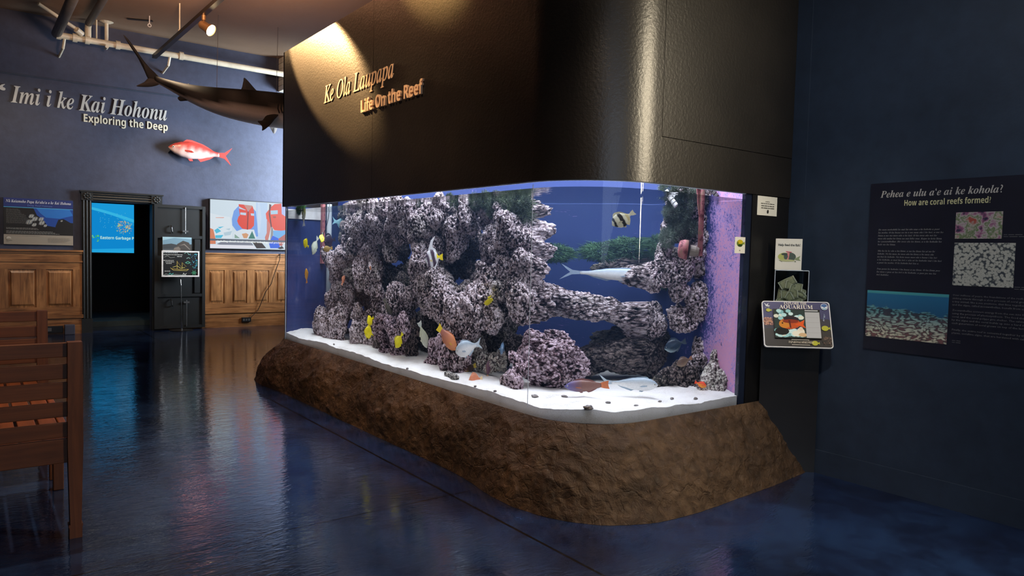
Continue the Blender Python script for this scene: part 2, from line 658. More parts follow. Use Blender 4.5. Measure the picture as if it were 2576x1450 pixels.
# ------------------------------------------------------------------ lettering
def style(s, st):
    up, lo = {'bi': (0x1D468, 0x1D482), 'i': (0x1D434, 0x1D44E), 'b': (0x1D400, 0x1D41A), 'sb': (0x1D5D4, 0x1D5EE)}[st]
    out = ''
    for ch in s:
        if 'A' <= ch <= 'Z':
            out += chr(up + ord(ch) - 65)
        elif 'a' <= ch <= 'z':
            out += '\u210e' if (st == 'i' and ch == 'h') else chr(lo + ord(ch) - 97)
        else:
            out += ch
    return out


_CAP = {}


def text_raw(body, res=3, bold=0.0):
    c = bpy.data.curves.new('lettering', 'FONT')
    c.body = body
    c.resolution_u = res
    c.offset = bold
    o = bpy.data.objects.new('lettering', c)
    COL.objects.link(o)
    bpy.context.view_layer.update()
    me = bpy.data.meshes.new_from_object(o.evaluated_get(bpy.context.evaluated_depsgraph_get()))
    vs = [tuple(v.co) for v in me.vertices]
    fs = [tuple(p.vertices) for p in me.polygons]
    bpy.data.objects.remove(o)
    bpy.data.curves.remove(c)
    bpy.data.meshes.remove(me)
    return vs, fs


def letter_into(mb, body, st, org, ux, uy, un, width, cap, depth=0.0, lift=0.0, res=3, bold=0.0):
    """lettering from org (baseline start) along ux, scaled to width and cap height"""
    s = style(body, st) if st else body
    vs, fs = text_raw(s, res, bold)
    key = (st, bold)
    if key not in _CAP:
        hv, _ = text_raw(style('H', st) if st else 'H', 2, bold)
        _CAP[key] = max(v[1] for v in hv)
    x0 = min(v[0] for v in vs)
    x1 = max(v[0] for v in vs)
    sx = width / (x1 - x0)
    sy = cap / _CAP[key]
    org, ux, uy, un = map(lambda a: np.array(a, float), (org, ux, uy, un))

    def P(v, d):
        return org + ux * ((v[0] - x0) * sx) + uy * (v[1] * sy) + un * (lift + d)
    if depth <= 0:
        mb.add([P(v, 0) for v in vs], fs)
        return
    n = len(vs)
    edges = {}
    for f in fs:
        for a, b in zip(f, f[1:] + f[:1]):
            k2 = (min(a, b), max(a, b))
            edges[k2] = None if k2 in edges else (a, b)
    side = [(e[1], e[0], e[0] + n, e[1] + n) for e in edges.values() if e]
    mb.add([P(v, depth) for v in vs] + [P(v, 0) for v in vs], list(fs) + side)


def picture(name, parent, org, ux, uy, un, shapes, emit=0.0, lift=0.0012, step=None, rough=0.55):
    """a flat printed or lit picture: layered polygons (points in metres on the panel)"""
    mb = MB()
    if step is None:
        step = min(0.00012, 0.004 / max(1, len(shapes)))
    org, ux, uy, un = map(lambda a: np.array(a, float), (org, ux, uy, un))
    for i, (poly, col) in enumerate(shapes):
        mb.use(ink(hx(col) if isinstance(col, str) else col, emit, rough))
        mb.add([org + p[0] * ux + p[1] * uy + un * (lift + i * step) for p in poly], [tuple(range(len(poly)))])
    return mb.build(name, None, parent, fixn=False)


def rect(x0, y0, x1, y1):
    return [(x0, y0), (x1, y0), (x1, y1), (x0, y1)]


def disc(x, y, rx, ry=None, n=14, a=0.0):
    ry = ry or rx
    ca, sa = math.cos(a), math.sin(a)
    return [(x + rx * math.cos(2 * math.pi * k / n) * ca - ry * math.sin(2 * math.pi * k / n) * sa,
             y + rx * math.cos(2 * math.pi * k / n) * sa + ry * math.sin(2 * math.pi * k / n) * ca) for k in range(n)]


def word_lines(rnd, x0, y0, widths, lh, th):
    """lines of tiny unreadable print as word-long dashes"""
    out = []
    for i, w in enumerate(widths):
        x = x0
        y = y0 - i * lh
        while x < x0 + w - 0.006:
            l = min(rnd.uniform(0.012, 0.045), x0 + w - x)
            out.append(rect(x, y, x + l, y + th))
            x += l + 0.006
    return out

# ================================================================== THE SETTING
X_, Y_, Z_ = (1, 0, 0), (0, 1, 0), (0, 0, 1)


def sbox(name, a, b, m, label=None):
    return struct(MB().box(a, b).build(name, m), label)


sbox('floor', (-5, -4, -0.1), (9, 19, 0.0), M['floor'], 'dark blue stained glossy concrete floor')
sbox('ceiling', (-5, -4, CEIL), (9, BACK, CEIL + 0.12), M['ceiling'], 'brownish plaster ceiling')
DX0, DX1, DZ = 1.75, 2.72, 2.32
w = MB()
w.box((-5, BACK, 0), (DX0, BACK + 0.2, CEIL)).box((DX1, BACK, 0), (9, BACK + 0.2, CEIL)).box((DX0, BACK, DZ), (DX1, BACK + 0.2, CEIL))
struct(w.build('wall_back', M['navy']), 'dark navy back wall')
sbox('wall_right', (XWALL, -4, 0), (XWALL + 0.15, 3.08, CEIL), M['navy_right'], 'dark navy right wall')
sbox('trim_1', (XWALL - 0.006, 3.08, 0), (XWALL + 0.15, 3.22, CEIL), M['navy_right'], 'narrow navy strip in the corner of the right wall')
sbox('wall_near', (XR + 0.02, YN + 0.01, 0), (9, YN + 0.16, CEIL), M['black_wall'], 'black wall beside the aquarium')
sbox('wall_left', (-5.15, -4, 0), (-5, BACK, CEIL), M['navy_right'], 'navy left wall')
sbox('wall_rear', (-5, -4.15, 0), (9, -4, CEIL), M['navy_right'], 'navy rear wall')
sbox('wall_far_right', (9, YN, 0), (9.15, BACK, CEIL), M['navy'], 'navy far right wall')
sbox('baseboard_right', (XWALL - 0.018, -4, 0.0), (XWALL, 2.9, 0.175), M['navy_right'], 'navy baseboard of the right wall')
# pale clapboard return past the end of the dark back wall, seen over the canopy
w = MB()
for k in range(6):
    w.box((5.04, 14.35, 4.72 + k * 0.11), (5.6, 14.645, 4.72 + k * 0.11 + 0.10))
struct(w.build('trim_2', M['cream_pipe']), 'pale boarded return at the end of the back wall')
# raised picture line on the back wall
struct(MB().box((-5, BACK - 0.012, 4.33), (5.0, BACK, 4.355)).build('trim_3', M['navy_right']), 'thin dark moulding line across the back wall')


def wainscot(name, x0, x1, first, pitch, label):
    root = MB()
    y = BACK
    root.box((x0, y - 0.03, 0.0), (x1, y, 1.44))
    o = struct(root.build(name, M['wains']), label)

    def part(nm, m, fn):
        b = MB()
        fn(b)
        return b.build(nm, m, o)
    part('cap_moulding', M['wains_h'], lambda b: (b.box((x0, y - 0.085, 1.425), (x1, y, 1.455)), b.box((x0, y - 0.06, 1.39), (x1, y - 0.031, 1.425))))
    part('top_rail', M['wains_h'], lambda b: (b.box((x0, y - 0.045, 1.27), (x1, y - 0.031, 1.39)), b.box((x0, y - 0.06, 1.245), (x1, y - 0.031, 1.27)), b.box((x0, y - 0.045, 1.12), (x1, y - 0.031, 1.245))))
    part('bottom_rail', M['wains_h'], lambda b: b.box((x0, y - 0.045, 0.33), (x1, y - 0.031, 0.47)))
    part('base_board', M['wains_h'], lambda b: (b.box((x0, y - 0.06, 0.0), (x1, y - 0.031, 0.16)), b.box((x0, y - 0.075, 0.275), (x1, y - 0.031, 0.33)), b.box((x0, y - 0.05, 0.16), (x1, y - 0.031, 0.275))))
    x = first
    while x < x1 - 0.05:
        part('stile', M['wains'], lambda b: b.box((max(x0, x - 0.07), y - 0.045, 0.47), (min(x1, x + 0.07), y - 0.031, 1.12)))
        a, c = x + 0.07, x + pitch - 0.07
        if c < x1:
            def raised(b):
                b.add([(a, y - 0.031, 0.47), (c, y - 0.031, 0.47), (c, y - 0.031, 1.12), (a, y - 0.031, 1.12),
                       (a + 0.03, y - 0.034, 0.50), (c - 0.03, y - 0.034, 0.50), (c - 0.03, y - 0.034, 1.09), (a + 0.03, y - 0.034, 1.09),
                       (a + 0.045, y - 0.05, 0.53), (c - 0.045, y - 0.05, 0.53), (c - 0.045, y - 0.05, 1.06), (a + 0.045, y - 0.05, 1.06)],
                      [(0, 1, 5, 4), (1, 2, 6, 5), (2, 3, 7, 6), (3, 0, 4, 7), (4, 5, 9, 8), (5, 6, 10, 9), (6, 7, 11, 10), (7, 4, 8, 11), (8, 9, 10, 11)])
            part('raised_panel', M['wains'], raised)
        x += pitch
    return o


wainscot('trim_4', -1.4, 1.615, -1.13, 0.533, 'varnished wood wainscot left of the doorway')
wainscot('trim_5', 3.0, 5.75, 3.64, 0.432, 'varnished wood wainscot under the television')

def window_frame(name, c0, du, width, z0, z1, nu, nz, label):
    c0, du = np.array(c0, float), np.array(du, float)
    dn = np.array((-du[1], du[0], 0))
    b = MB()

    def bar(a, c_, za, zb):
        m = c0 + du * (a + c_) / 2
        b.obox((m[0], m[1], (za + zb) / 2), du, dn, (0, 0, 1), (c_ - a) / 2, .04, (zb - za) / 2)
    bar(-.08, 0, z0 - .08, z1 + .08)
    bar(width, width + .08, z0 - .08, z1 + .08)
    bar(0, width, z0 - .08, z0)
    bar(0, width, z1, z1 + .08)
    for k_ in range(1, nu):
        bar(width * k_ / nu - .02, width * k_ / nu + .02, z0, z1)
    for k_ in range(1, nz):
        bar(0, width, z0 + (z1 - z0) * k_ / nz - .02, z0 + (z1 - z0) * k_ / nz + .02)
    return struct(b.build(name, M['black_wood']), label)


window_frame('window_1', (5.06, -0.03, 0), (0, 1, 0), 0.76, 1.39, 4.01, 2, 3, 'tall window in the right wall beside the viewer')
window_frame('window_2', (-1.0, -3.96, 0), (1, 0, 0), 4.0, 1.39, 3.81, 4, 2, 'wide window in the rear wall')

# ------------------------------------------------------------------ doorway, casing, inner room
cas = MB()
for x0, x1 in ((1.60, 1.75), (2.72, 2.87)):
    cas.box((x0, BACK - 0.05, 0), (x1, BACK - 0.001, 2.36))
    for k in range(3):
        xx = x0 + 0.025 + k * 0.05
        cas.tube([(xx, BACK - 0.055, 0.26), (xx, BACK - 0.055, 2.33)], 0.015, 8)
    cas.box((x0 - 0.008, BACK - 0.07, 0), (x1 + 0.008, BACK - 0.002, 0.25))
o = struct(cas.build('trim_6', M['black_wood']), 'black fluted door casing')
hd = MB()
hd.box((1.60, BACK - 0.05, 2.33), (2.87, BACK - 0.001, 2.48))
for k in range(3):
    zz = 2.355 + k * 0.045
    hd.tube([(1.75, BACK - 0.055, zz), (2.72, BACK - 0.055, zz)], 0.015, 8)
hd.box((1.57, BACK - 0.09, 2.475), (2.90, BACK - 0.001, 2.50))
hd.build('head_casing', M['black_wood'], o)
for x0 in (1.59, 2.70):
    rs = MB()
    rs.box((x0, BACK - 0.075, 2.33), (x0 + 0.18, BACK - 0.003, 2.48))
    for k in range(8):
        a = k * math.pi / 4
        rs.ball((x0 + 0.09 + 0.045 * math.cos(a), BACK - 0.08, 2.405 + 0.045 * math.sin(a)), 0.022, 1, 0.6, 1, 8, 6)
    rs.ball((x0 + 0.09, BACK - 0.085, 2.405), 0.022, 1, 0.6, 1, 8, 6)
    rs.build('rosette_block', M['black_wood'], o)
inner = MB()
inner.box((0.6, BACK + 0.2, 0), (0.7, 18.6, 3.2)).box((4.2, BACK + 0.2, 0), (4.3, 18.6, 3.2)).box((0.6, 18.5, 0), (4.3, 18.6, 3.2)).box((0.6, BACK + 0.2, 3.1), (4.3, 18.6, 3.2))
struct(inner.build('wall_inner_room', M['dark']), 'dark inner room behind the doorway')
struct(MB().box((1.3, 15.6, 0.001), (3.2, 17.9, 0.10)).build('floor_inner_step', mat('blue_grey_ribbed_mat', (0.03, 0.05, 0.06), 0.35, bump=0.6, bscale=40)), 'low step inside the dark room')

# the open door leaf folded back against the wall
dl = MB()
dl.box((2.735, BACK - 0.115, 0.03), (3.62, BACK - 0.075, 2.325))
door = struct(dl.build('door_1', M['black_wood']), 'black panelled door folded open against the wall')
fr = MB()
for a in ((2.735, 0.03, 2.79, 2.325), (3.565, 0.03, 3.62, 2.325)):
    fr.box((a[0], BACK - 0.145, a[1]), (a[2], BACK - 0.116, a[3]))
for z in (0.03, 0.62, 1.71, 2.27):
    fr.box((2.79, BACK - 0.142, z), (3.565, BACK - 0.116, z + 0.055))
fr.box((3.43, BACK - 0.138, 0.69), (3.53, BACK - 0.116, 1.70))
fr.build('door_frame', M['black_wood'], door)
for z0, z1, x in ((1.80, 2.29, 3.262), (0.06, 0.56, 3.285)):
    b = MB()
    b.tube([(x, BACK - 0.155, z0), (x, BACK - 0.155, z1)], 0.008, 8)
    b.box((x - 0.05, BACK - 0.165, z0 + 0.03 if z0 > 1 else z1 - 0.06), (x + 0.05, BACK - 0.143, z0 + 0.06 if z0 > 1 else z1 - 0.03))
    b.build('latch_rod', M['steel'], door)
for z in (1.88, 0.52):
    b = MB()
    b.tube([(3.02, BACK - 0.13, z + 0.06), (3.02, BACK - 0.17, z + 0.03), (3.03, BACK - 0.17, z - 0.05), (3.05, BACK - 0.13, z - 0.07)], 0.012, 8)
    b.build('handle', M['plastic_black'], door)

# projection screen in the inner room
YS = 17.9
sc0, sc1 = ony(337, 516, YS), ony(337, 637, YS)
SX1, SZ0, SZ1 = sc0[0], sc1[2], sc0[2]
SX0 = SX1 - 1.62
t = thing('projection_screen', 'glowing blue projection screen inside the dark room behind the doorway', 'screen', (SX0, YS, SZ0))
MB().box((SX0 - 0.03, YS + 0.004, SZ0 - 0.03), (SX1 + 0.03, YS + 0.04, SZ1 + 0.03)).build('screen_frame', M['plastic_black'], t)
SW, SH = SX1 - SX0, SZ1 - SZ0
rnd = random.Random(3)
sh = [(rect(0, 0, SW, SH), '#0f86cc')]
sh.append(([(0, SH * .62)] + [(SW * u, SH * (0.98 - 0.42 * (u ** 2.2))) for u in [k / 14 for k in range(15)]] + [(SW, SH)] + [(0, SH)], '#1b98d8'))
sh.append(([(SW * u, SH * (0.98 - 0.40 * max(0, u - .2) ** 1.5)) for u in [k / 14 for k in range(15)]] + [(SW * u, SH * (0.93 - 0.42 * max(0, u - .2) ** 1.5)) for u in [k / 14 for k in range(14, -1, -1)]], '#35b3e0'))
sh.append(([(0, 0)] + [(SW * u, SH * (0.03 + 0.07 * u)) for u in [k / 8 for k in range(9)]] + [(SW, 0)], '#23a4dd'))
gx, gz = SW - 0.20, SH * 0.54
for k in range(190):
    a = rnd.uniform(0, 6.28)
    r = abs(rnd.gauss(0.105, 0.032))
    c = rnd.choice(['#e8b04a', '#9bcf5a', '#e07a3a', '#d8d36a', '#3f6fb0', '#7fd0c8'])
    q = rnd.uniform(0.006, 0.012)
    sh.append((disc(gx + r * math.cos(a), gz + r * 0.95 * math.sin(a), q, q * 0.6, 6, a), c))
for k in range(40):
    u = rnd.uniform(-0.5, 0.1)
    sh.append((disc(gx + u, gz + rnd.uniform(-0.05, 0.3), 0.008, 0.006, 5), '#63b8d8'))
for k in range(14):
    sh.append((disc(SX1 - SX0 - 0.80 + rnd.uniform(-0.1, 0.12), SH * 0.285 + rnd.uniform(-0.06, 0.06), 0.022, 0.010, 6, rnd.uniform(0, 3)), rnd.choice(['#39b54a', '#57c8c0', '#7ac943'])))
picture('screen_image', t, (SX0, YS, SZ0), X_, Z_, (0, -1, 0), sh, emit=1.0)
b = MB()
letter_into(b, 'Eastern Garbage P', 'sb', (SX1 - 0.655, YS, SZ0 + SH * 0.275), X_, Z_, (0, -1, 0), 0.65, 0.062, lift=0.012)
b.build('screen_text', ink(hx('#bfe9d8'), 1.0), t, fixn=False)

# ------------------------------------------------------------------ titles on the back wall
N_BACK = (0, -1, 0)
b = MB()
letter_into(b, 'Imi i ke Kai Hohonu', 'bi', (0.60, BACK, 3.875), X_, Z_, N_BACK, 2.37, 0.275, depth=0.02)
letter_into(b, '\u2018', None, (0.445, BACK, 3.855), X_, Z_, N_BACK, 0.085, 0.30, depth=0.02)
tag(b.build('wall_lettering', M['letter_grey'], fixn=False), 'large grey italic title Imi i ke Kai Hohonu on the navy wall', 'lettering')
b = MB()
letter_into(b, 'Exploring the Deep', 'sb', (1.64, BACK, 3.69), X_, Z_, N_BACK, 1.345, 0.135, depth=0.015)
tag(b.build('wall_lettering', M['letter_cream'], fixn=False), 'smaller upright lettering Exploring the Deep under the italic title', 'lettering')

# ------------------------------------------------------------------ poster left of the doorway
PX0, PX1, PZ0, PZ1 = 0.485, 1.47, 1.535, 2.305
t = thing('information_poster', 'wide blue and black deep sea poster above the wainscot left of the doorway', 'poster', (PX0, BACK - 0.03, PZ0))
MB().box((PX0, BACK - 0.03, PZ0), (PX1, BACK - 0.001, PZ1)).build('board', mat('poster_board_edge', (0.5, 0.48, 0.42), 0.6), t)
PW, PH = PX1 - PX0, PZ1 - PZ0
rnd = random.Random(5)
sh = [(rect(0, 0, PW, PH), '#070809'), (rect(0, 0, PW, 0.165), '#8f887a'), (rect(0, PH - 0.15, PW, PH), '#182a66'), (rect(0, PH - 0.157, PW, PH - 0.148), '#4aa3c8')]
bz0, bz1 = 0.165, PH - 0.157
sh.append(([(PW * .42, bz1), (PW, bz1), (PW, bz0 + 0.22), (PW * .85, bz0 + 0.23), (PW * .74, bz0 + 0.14), (PW * .62, bz0 + 0.16), (PW * .56, bz0 + 0.26), (PW * .47, bz0 + 0.33)], '#123f8c'))
sh.append(([(PW * .46, bz1), (PW * .95, bz1), (PW, bz1 - 0.10), (PW * .8, bz1 - 0.16), (PW * .6, bz1 - 0.15), (PW * .52, bz1 - 0.08)], '#2069b5'))
sh.append(([(PW * .72, bz0), (PW * .74, bz0 + 0.16), (PW * .78, bz0 + 0.27), (PW * .86, bz0 + 0.285), (PW * .95, bz0 + 0.23), (PW, bz0 + 0.2), (PW, bz0)], '#0a0b0d'))
for cx_, cz_, r in ((.39, .70, .045), (.44, .60, .05), (.36, .48, .055), (.43, .38, .04), (.53, .60, .045), (.54, .46, .05), (.59, .36, .03), (.83, .56, .02)):
    for k in range(5):
        sh.append((disc(PW * cx_ + (k - 2) * r * .32, bz0 + (bz1 - bz0) * cz_, r * .11, r * (0.95 - 0.12 * abs(k - 2)), 8, -0.35), '#c9cdc0' if k % 2 else '#90979a'))
for p in word_lines(rnd, 0.035, bz1 - 0.03, [.18, .19, .2, .2, .22, .25, .27, .27, .28, .3, .31, .32, .33, .34, .34], 0.0165, 0.005):
    sh.append((p, '#5b5c5a'))
for p in word_lines(rnd, 0.035, bz0 + 0.105, [.43, .45, 0, .65, .69, .75], 0.0175, 0.006):
    sh.append((p, '#8a8b86'))
for p in word_lines(rnd, 0.05, 0.145, [.45], 0.01, 0.005) + word_lines(rnd, 0.62, 0.115, [.32, .31, .32, .3, .28, .25], 0.014, 0.004):
    sh.append((p, '#777065'))
sh.append((disc(0.068, 0.10, 0.034, 0.028), '#b3ad9f'))
sh.append((disc(0.068, 0.085, 0.034, 0.012), '#8c8577'))
for p in word_lines(rnd, 0.03, 0.06, [.085, .05], 0.02, 0.005):
    sh.append((p, '#6d6759'))
picture('printed_face', t, (PX0, BACK - 0.03, PZ0), X_, Z_, N_BACK, sh)
b = MB()
b.use(ink(hx('#c2c6cc')))
letter_into(b, 'N\u0101 Kaiamoho Papa Ko\u2018ako\u2018a o ke Kai Hohonu', 'bi', (PX0 + 0.03, BACK - 0.03, PZ1 - 0.075), X_, Z_, N_BACK, PW - 0.06, 0.045, lift=0.012, res=2)
b.build('title_text', None, t, fixn=False)
b = MB()
b.use(ink(hx('#5a70ac')))
letter_into(b, 'Deep Reef Habitats', None, (PX0 + 0.33, BACK - 0.03, PZ1 - 0.128), X_, Z_, N_BACK, 0.35, 0.03, lift=0.012, res=2)
b.build('title_text', None, t, fixn=False)

# ------------------------------------------------------------------ television
TX0, TX1, TZ0, TZ1 = 3.705, 5.395, 1.53, 2.49
TY = BACK - 0.09
t = thing('television', 'wall television showing two people in orange life vests over the wainscot', 'television', (TX0, TY, TZ0))
MB().box((TX0, TY, TZ0), (TX1, BACK - 0.001, TZ1)).build('casing', M['plastic_black'], t)
TW, TH = TX1 - TX0, TZ1 - TZ0


def tv(pts):
    out = []
    for x, y in pts:
        top = 165 + (x - 105) * 0.0515
        bot = 1245 + (x - 105) * 0.020
        out.append((0.012 + (x - 105) * 0.000905, (TH - 0.02) * (1 - (y - top) / (bot - top)) + 0.01))
    return out


full = rect(0.012, 0.012, TW - 0.012, TH - 0.012)
sh = [(full, '#d3e3ee')]
sh.append((tv([(105, 470), (300, 520), (520, 560), (560, 800), (560, 1020), (105, 1020)]), '#dfeaf2'))
sh.append((tv([(1060, 225), (1310, 235), (1310, 1040), (1060, 1040)]), '#bcd4f2'))
sh.append((tv([(1100, 230), (1140, 232), (1180, 560), (1150, 900), (1100, 900)]), '#c9dcf4'))
sh.append((tv([(215, 565), (390, 560), (380, 580), (220, 578)]), '#e2a89c'))
for q in ([(190, 850), (260, 800), (330, 870), (230, 920)], [(210, 960), (380, 950), (330, 1020), (215, 1020)], [(260, 780), (390, 760), (300, 810)]):
    sh.append((tv(q), '#49bfe0'))
for q in ([(380, 900), (560, 860), (520, 950), (400, 970)], [(420, 820), (520, 800), (500, 850)]):
    sh.append((tv(q), '#b7d0de'))
sh.append((tv([(105, 800), (170, 830), (215, 1030), (220, 1150), (105, 1150)]), '#d9805a'))
# left person
sh.append((tv([(690, 310), (590, 420), (550, 600), (560, 740), (640, 850), (760, 950), (870, 1000), (1110, 980), (1090, 700), (1060, 430), (980, 340)]), '#6f9eea'))
sh.append((tv([(580, 900), (760, 820), (1020, 830), (1080, 1020), (600, 1020)]), '#dbe6ee'))
sh.append((tv([(800, 280), (980, 300), (985, 340), (900, 420), (830, 370)]), '#c98f84'))
sh.append((tv([(690, 270), (800, 280), (890, 430), (880, 830), (770, 810), (690, 720), (660, 640), (690, 540), (715, 520), (700, 400)]), '#e33a1e'))
sh.append((tv([(985, 310), (1015, 400), (1025, 560), (1020, 740), (960, 810), (890, 830), (890, 440)]), '#e5401f'))
sh.append((tv([(880, 430), (905, 430), (890, 830), (865, 830)]), '#8a1c10'))
for q in ([(725, 450), (850, 460), (845, 515), (725, 500)], [(945, 470), (1022, 475), (1022, 525), (955, 520)], [(690, 320), (850, 400), (820, 400), (705, 370)]):
    sh.append((tv(q), '#c3d5ea'))
sh.append((tv([(760, 925), (850, 905), (905, 940), (870, 1020), (800, 1020)]), '#d59a6c'))
sh.append((tv([(980, 860), (1050, 1030), (900, 1030)]), '#2f7a6c'))
sh.append((tv([(610, 930), (720, 1020), (610, 1020)]), '#86a898'))
# right person
sh.append((tv([(1600, 250), (1800, 260), (1800, 620), (1620, 500)]), '#aebcf2'))
sh.append((tv([(1440, 850), (1790, 840), (1790, 1060), (1600, 1040), (1450, 990)]), '#6cb0ee'))
sh.append((tv([(1300, 620), (1390, 640), (1390, 780), (1350, 980), (1330, 1060), (1270, 1060), (1260, 1000), (1300, 900)]), '#cf7a6e'))
sh.append((tv([(1330, 400), (1380, 330), (1470, 260), (1620, 250), (1630, 480), (1800, 590), (1800, 830), (1620, 850), (1470, 840), (1370, 700), (1290, 590), (1275, 470)]), '#e8431f'))
sh.append((tv([(1350, 260), (1400, 280), (1365, 440), (1420, 820), (1385, 760), (1340, 480)]), '#5a1c22'))
sh.append((tv([(1380, 405), (1540, 395), (1540, 480), (1385, 490)]), '#a9cfe8'))
sh.append((tv([(1430, 530), (1500, 530), (1500, 570), (1440, 570)]), '#a5442e'))
sh.append((tv([(1395, 770), (1440, 800), (1440, 1040), (1380, 1060)]), '#8f8f94'))
sh.append((tv([(1430, 960), (1600, 1040), (1590, 1240), (1380, 1240), (1350, 1130)]), '#1f5fe6'))
sh.append((tv([(1560, 1030), (1780, 880), (1790, 960), (1640, 1190), (1580, 1180)]), '#b8615c'))
sh.append((tv([(105, 1165), (1010, 1180), (1070, 1250), (105, 1240)]), '#e9e9f2'))
sh.append((tv([(240, 1150), (340, 1100), (960, 1110), (1010, 1180), (300, 1165)]), '#7c8090'))
sh.append((tv([(980, 1100), (1190, 1120), (1290, 1240), (1080, 1245)]), '#2a1512'))
sh.append((tv([(1545, 1240), (1640, 1190), (1690, 1245), (1600, 1262)]), '#241512'))
sh.append((tv([(105, 1030), (1790, 1070), (1790, 1110), (105, 1075)]), '#5b6270'))
picture('screen_image', t, (TX0, TY, TZ0), X_, Z_, N_BACK, sh, emit=0.85, lift=0.003)
b = MB()
letter_into(b, 'including closed circuit rebreather technology and precise gas mixes', 'b', (TX0 + 0.14, TY, TZ0 + 0.135), X_, Z_, N_BACK, 1.46, 0.035, lift=0.012, res=2)
b.build('subtitle', ink((0.95, 0.95, 0.9), 1.0), t, fixn=False)
b = MB()
pts = [(705, 638), (703, 655), (690, 690), (682, 715), (668, 735), (654, 770), (648, 782), (630, 800), (622, 803)]
P = [ony(x, y, BACK - 0.10) for x, y in pts]
b.tube(P, 0.007, 6)
tag(b.build('power_cord', M['plastic_black']), 'thin cord hanging from the television down to the outlet', 'cord')

t = tag(MB().bevbox((4.32, BACK - 0.105, 0.095), (4.50, BACK - 0.06, 0.185)).build('outlet_box', M['plastic_black']), 'black outlet box low on the wainscot under the television', 'outlet')
for k in range(3):
    MB().box((4.34 + k * 0.05, BACK - 0.108, 0.12), (4.375 + k * 0.05, BACK - 0.105, 0.16)).build('socket', M['steel'], t)
t = tag(MB().bevbox((1.02, BACK - 0.10, 0.03), (1.31, BACK - 0.06, 0.15)).build('outlet_box', M['plastic_black']), 'dark outlet box at the floor behind the benches, left of the doorway', 'outlet')
MB().box((1.08, BACK - 0.103, 0.06), (1.14, BACK - 0.10, 0.12)).build('socket', M['steel'], t)
tag(MB().bevbox((1.325, BACK - 0.20, 0.001), (1.475, BACK - 0.08, 0.17)).build('floor_box', mat('blue_grey_box', (0.05, 0.06, 0.10), 0.5)), 'small blue grey box on the floor left of the doorway', 'box')

# ------------------------------------------------------------------ stand with notices in front of the door leaf
sy = 14.36
t = thing('sign_stand', 'slim metal floor stand holding a chalkboard before the black door', 'stand', (3.17, sy, 0))
b = MB()
n = 24
b.tube([(3.17, sy, 0.0), (3.17, sy, 0.012), (3.17, sy, 0.03)], [0.20, 0.20, 0.03], n)
b.build('base_plate', M['plastic_black'], t)
b = MB()
b.tube([(3.17, sy, 0.03), (3.17, sy, 0.16)], 0.018, 10)
b.tube([(3.17, sy, 0.16), (3.155, sy, 0.85), (3.15, sy + 0.01, 0.95), (3.14, sy, 1.3)], 0.009, 8)
b.build('pole', M['chrome'], t)
cb0, cb1 = ony(407, 695, sy), ony(498, 633, sy)
cx0, cx1, cz0, cz1 = cb0[0], cb1[0], ony(450, 695, sy)[2], ony(450, 633, sy)[2]
b = MB()
b.box((cx0, sy - 0.045, cz0), (cx1, sy - 0.02, cz1))
b.build('chalkboard', mat('chalkboard_black', (0.006, 0.007, 0.008), 0.5), t)
b = MB()
for a in ((cx0 - .012, cz0 - .012, cx1 + .012, cz0 + .014), (cx0 - .012, cz1 - .014, cx1 + .012, cz1 + .012), (cx0 - .012, cz0 + .014, cx0 + .012, cz1 - .014), (cx1 - .012, cz0 + .014, cx1 + .012, cz1 - .014)):
    b.box((a[0], sy - 0.055, a[1]), (a[2], sy - 0.018, a[3]))
b.build('board_frame', M['white_plastic'], t)
W_, H_ = cx1 - cx0, cz1 - cz0
rnd = random.Random(11)
sh = []
for x, z, ww in ((.03, .93, .40), (.03, .85, .52), (.40, .78, .15), (.03, .62, .28), (.08, .56, .24), (.10, .50, .15), (.06, .19, .15)):
    for p in word_lines(rnd, W_ * x, H_ * z, [W_ * ww], 0.01, 0.012):
        sh.append((p, '#b9bdbb'))


def stroke(pts, th):
    out = []
    for (x0, y0), (x1, y1) in zip(pts, pts[1:]):
        d = math.hypot(x1 - x0, y1 - y0) + 1e-9
        nx, ny = -(y1 - y0) / d * th, (x1 - x0) / d * th
        out.append([(x0 + nx, y0 + ny), (x1 + nx, y1 + ny), (x1 - nx, y1 - ny), (x0 - nx, y0 - ny)])
    return out


def sc_(pts):
    return [(W_ * x, H_ * y) for x, y in pts]


for pts, c in (([(.22, .34), (.3, .24), (.66, .22), (.72, .28), (.5, .27), (.25, .30)], '#c8b45a'), ([(.40, .3), (.40, .62)], '#c8b45a'), ([(.54, .3), (.54, .56)], '#c8b45a'),
               ([(.28, .36), (.40, .42), (.5, .32), (.62, .36)], '#d8cf6a'), ([(.4, .6), (.52, .36)], '#8a7c40'), ([(.54, .55), (.66, .38)], '#8a7c40'),
               ([(.05, .76), (.14, .82), (.22, .74), (.34, .77)], '#8d9290'), ([(.60, .92), (.68, .98), (.72, .88), (.78, .90)], '#8fd0c8'), ([(.66, .72), (.72, .76), (.76, .72)], '#a9d8cf'),
               ([(.63, .55), (.70, .60), (.76, .55), (.70, .51), (.63, .55)], '#6fd8b8'), ([(.03, .04), (.10, .09), (.20, .04), (.36, .07), (.56, .05), (.66, .04)], '#a9b9b5'),
               ([(.18, .07), (.2, .13), (.25, .07), (.3, .12)], '#58d0c8'), ([(.56, .06), (.58, .13), (.62, .06), (.66, .12)], '#d8dcd8')):
    for p in stroke(sc_(pts), 0.0035):
        sh.append((p, c))
for k in range(90):
    u = rnd.random()
    sh.append((disc(W_ * (.96 - .22 * u * rnd.random()), H_ * (.92 - .62 * rnd.random()), 0.007, 0.004, 5, rnd.uniform(0, 3)), rnd.choice(['#2f8fc0', '#49b8d0', '#2a6aa8', '#6fe0c0'])))
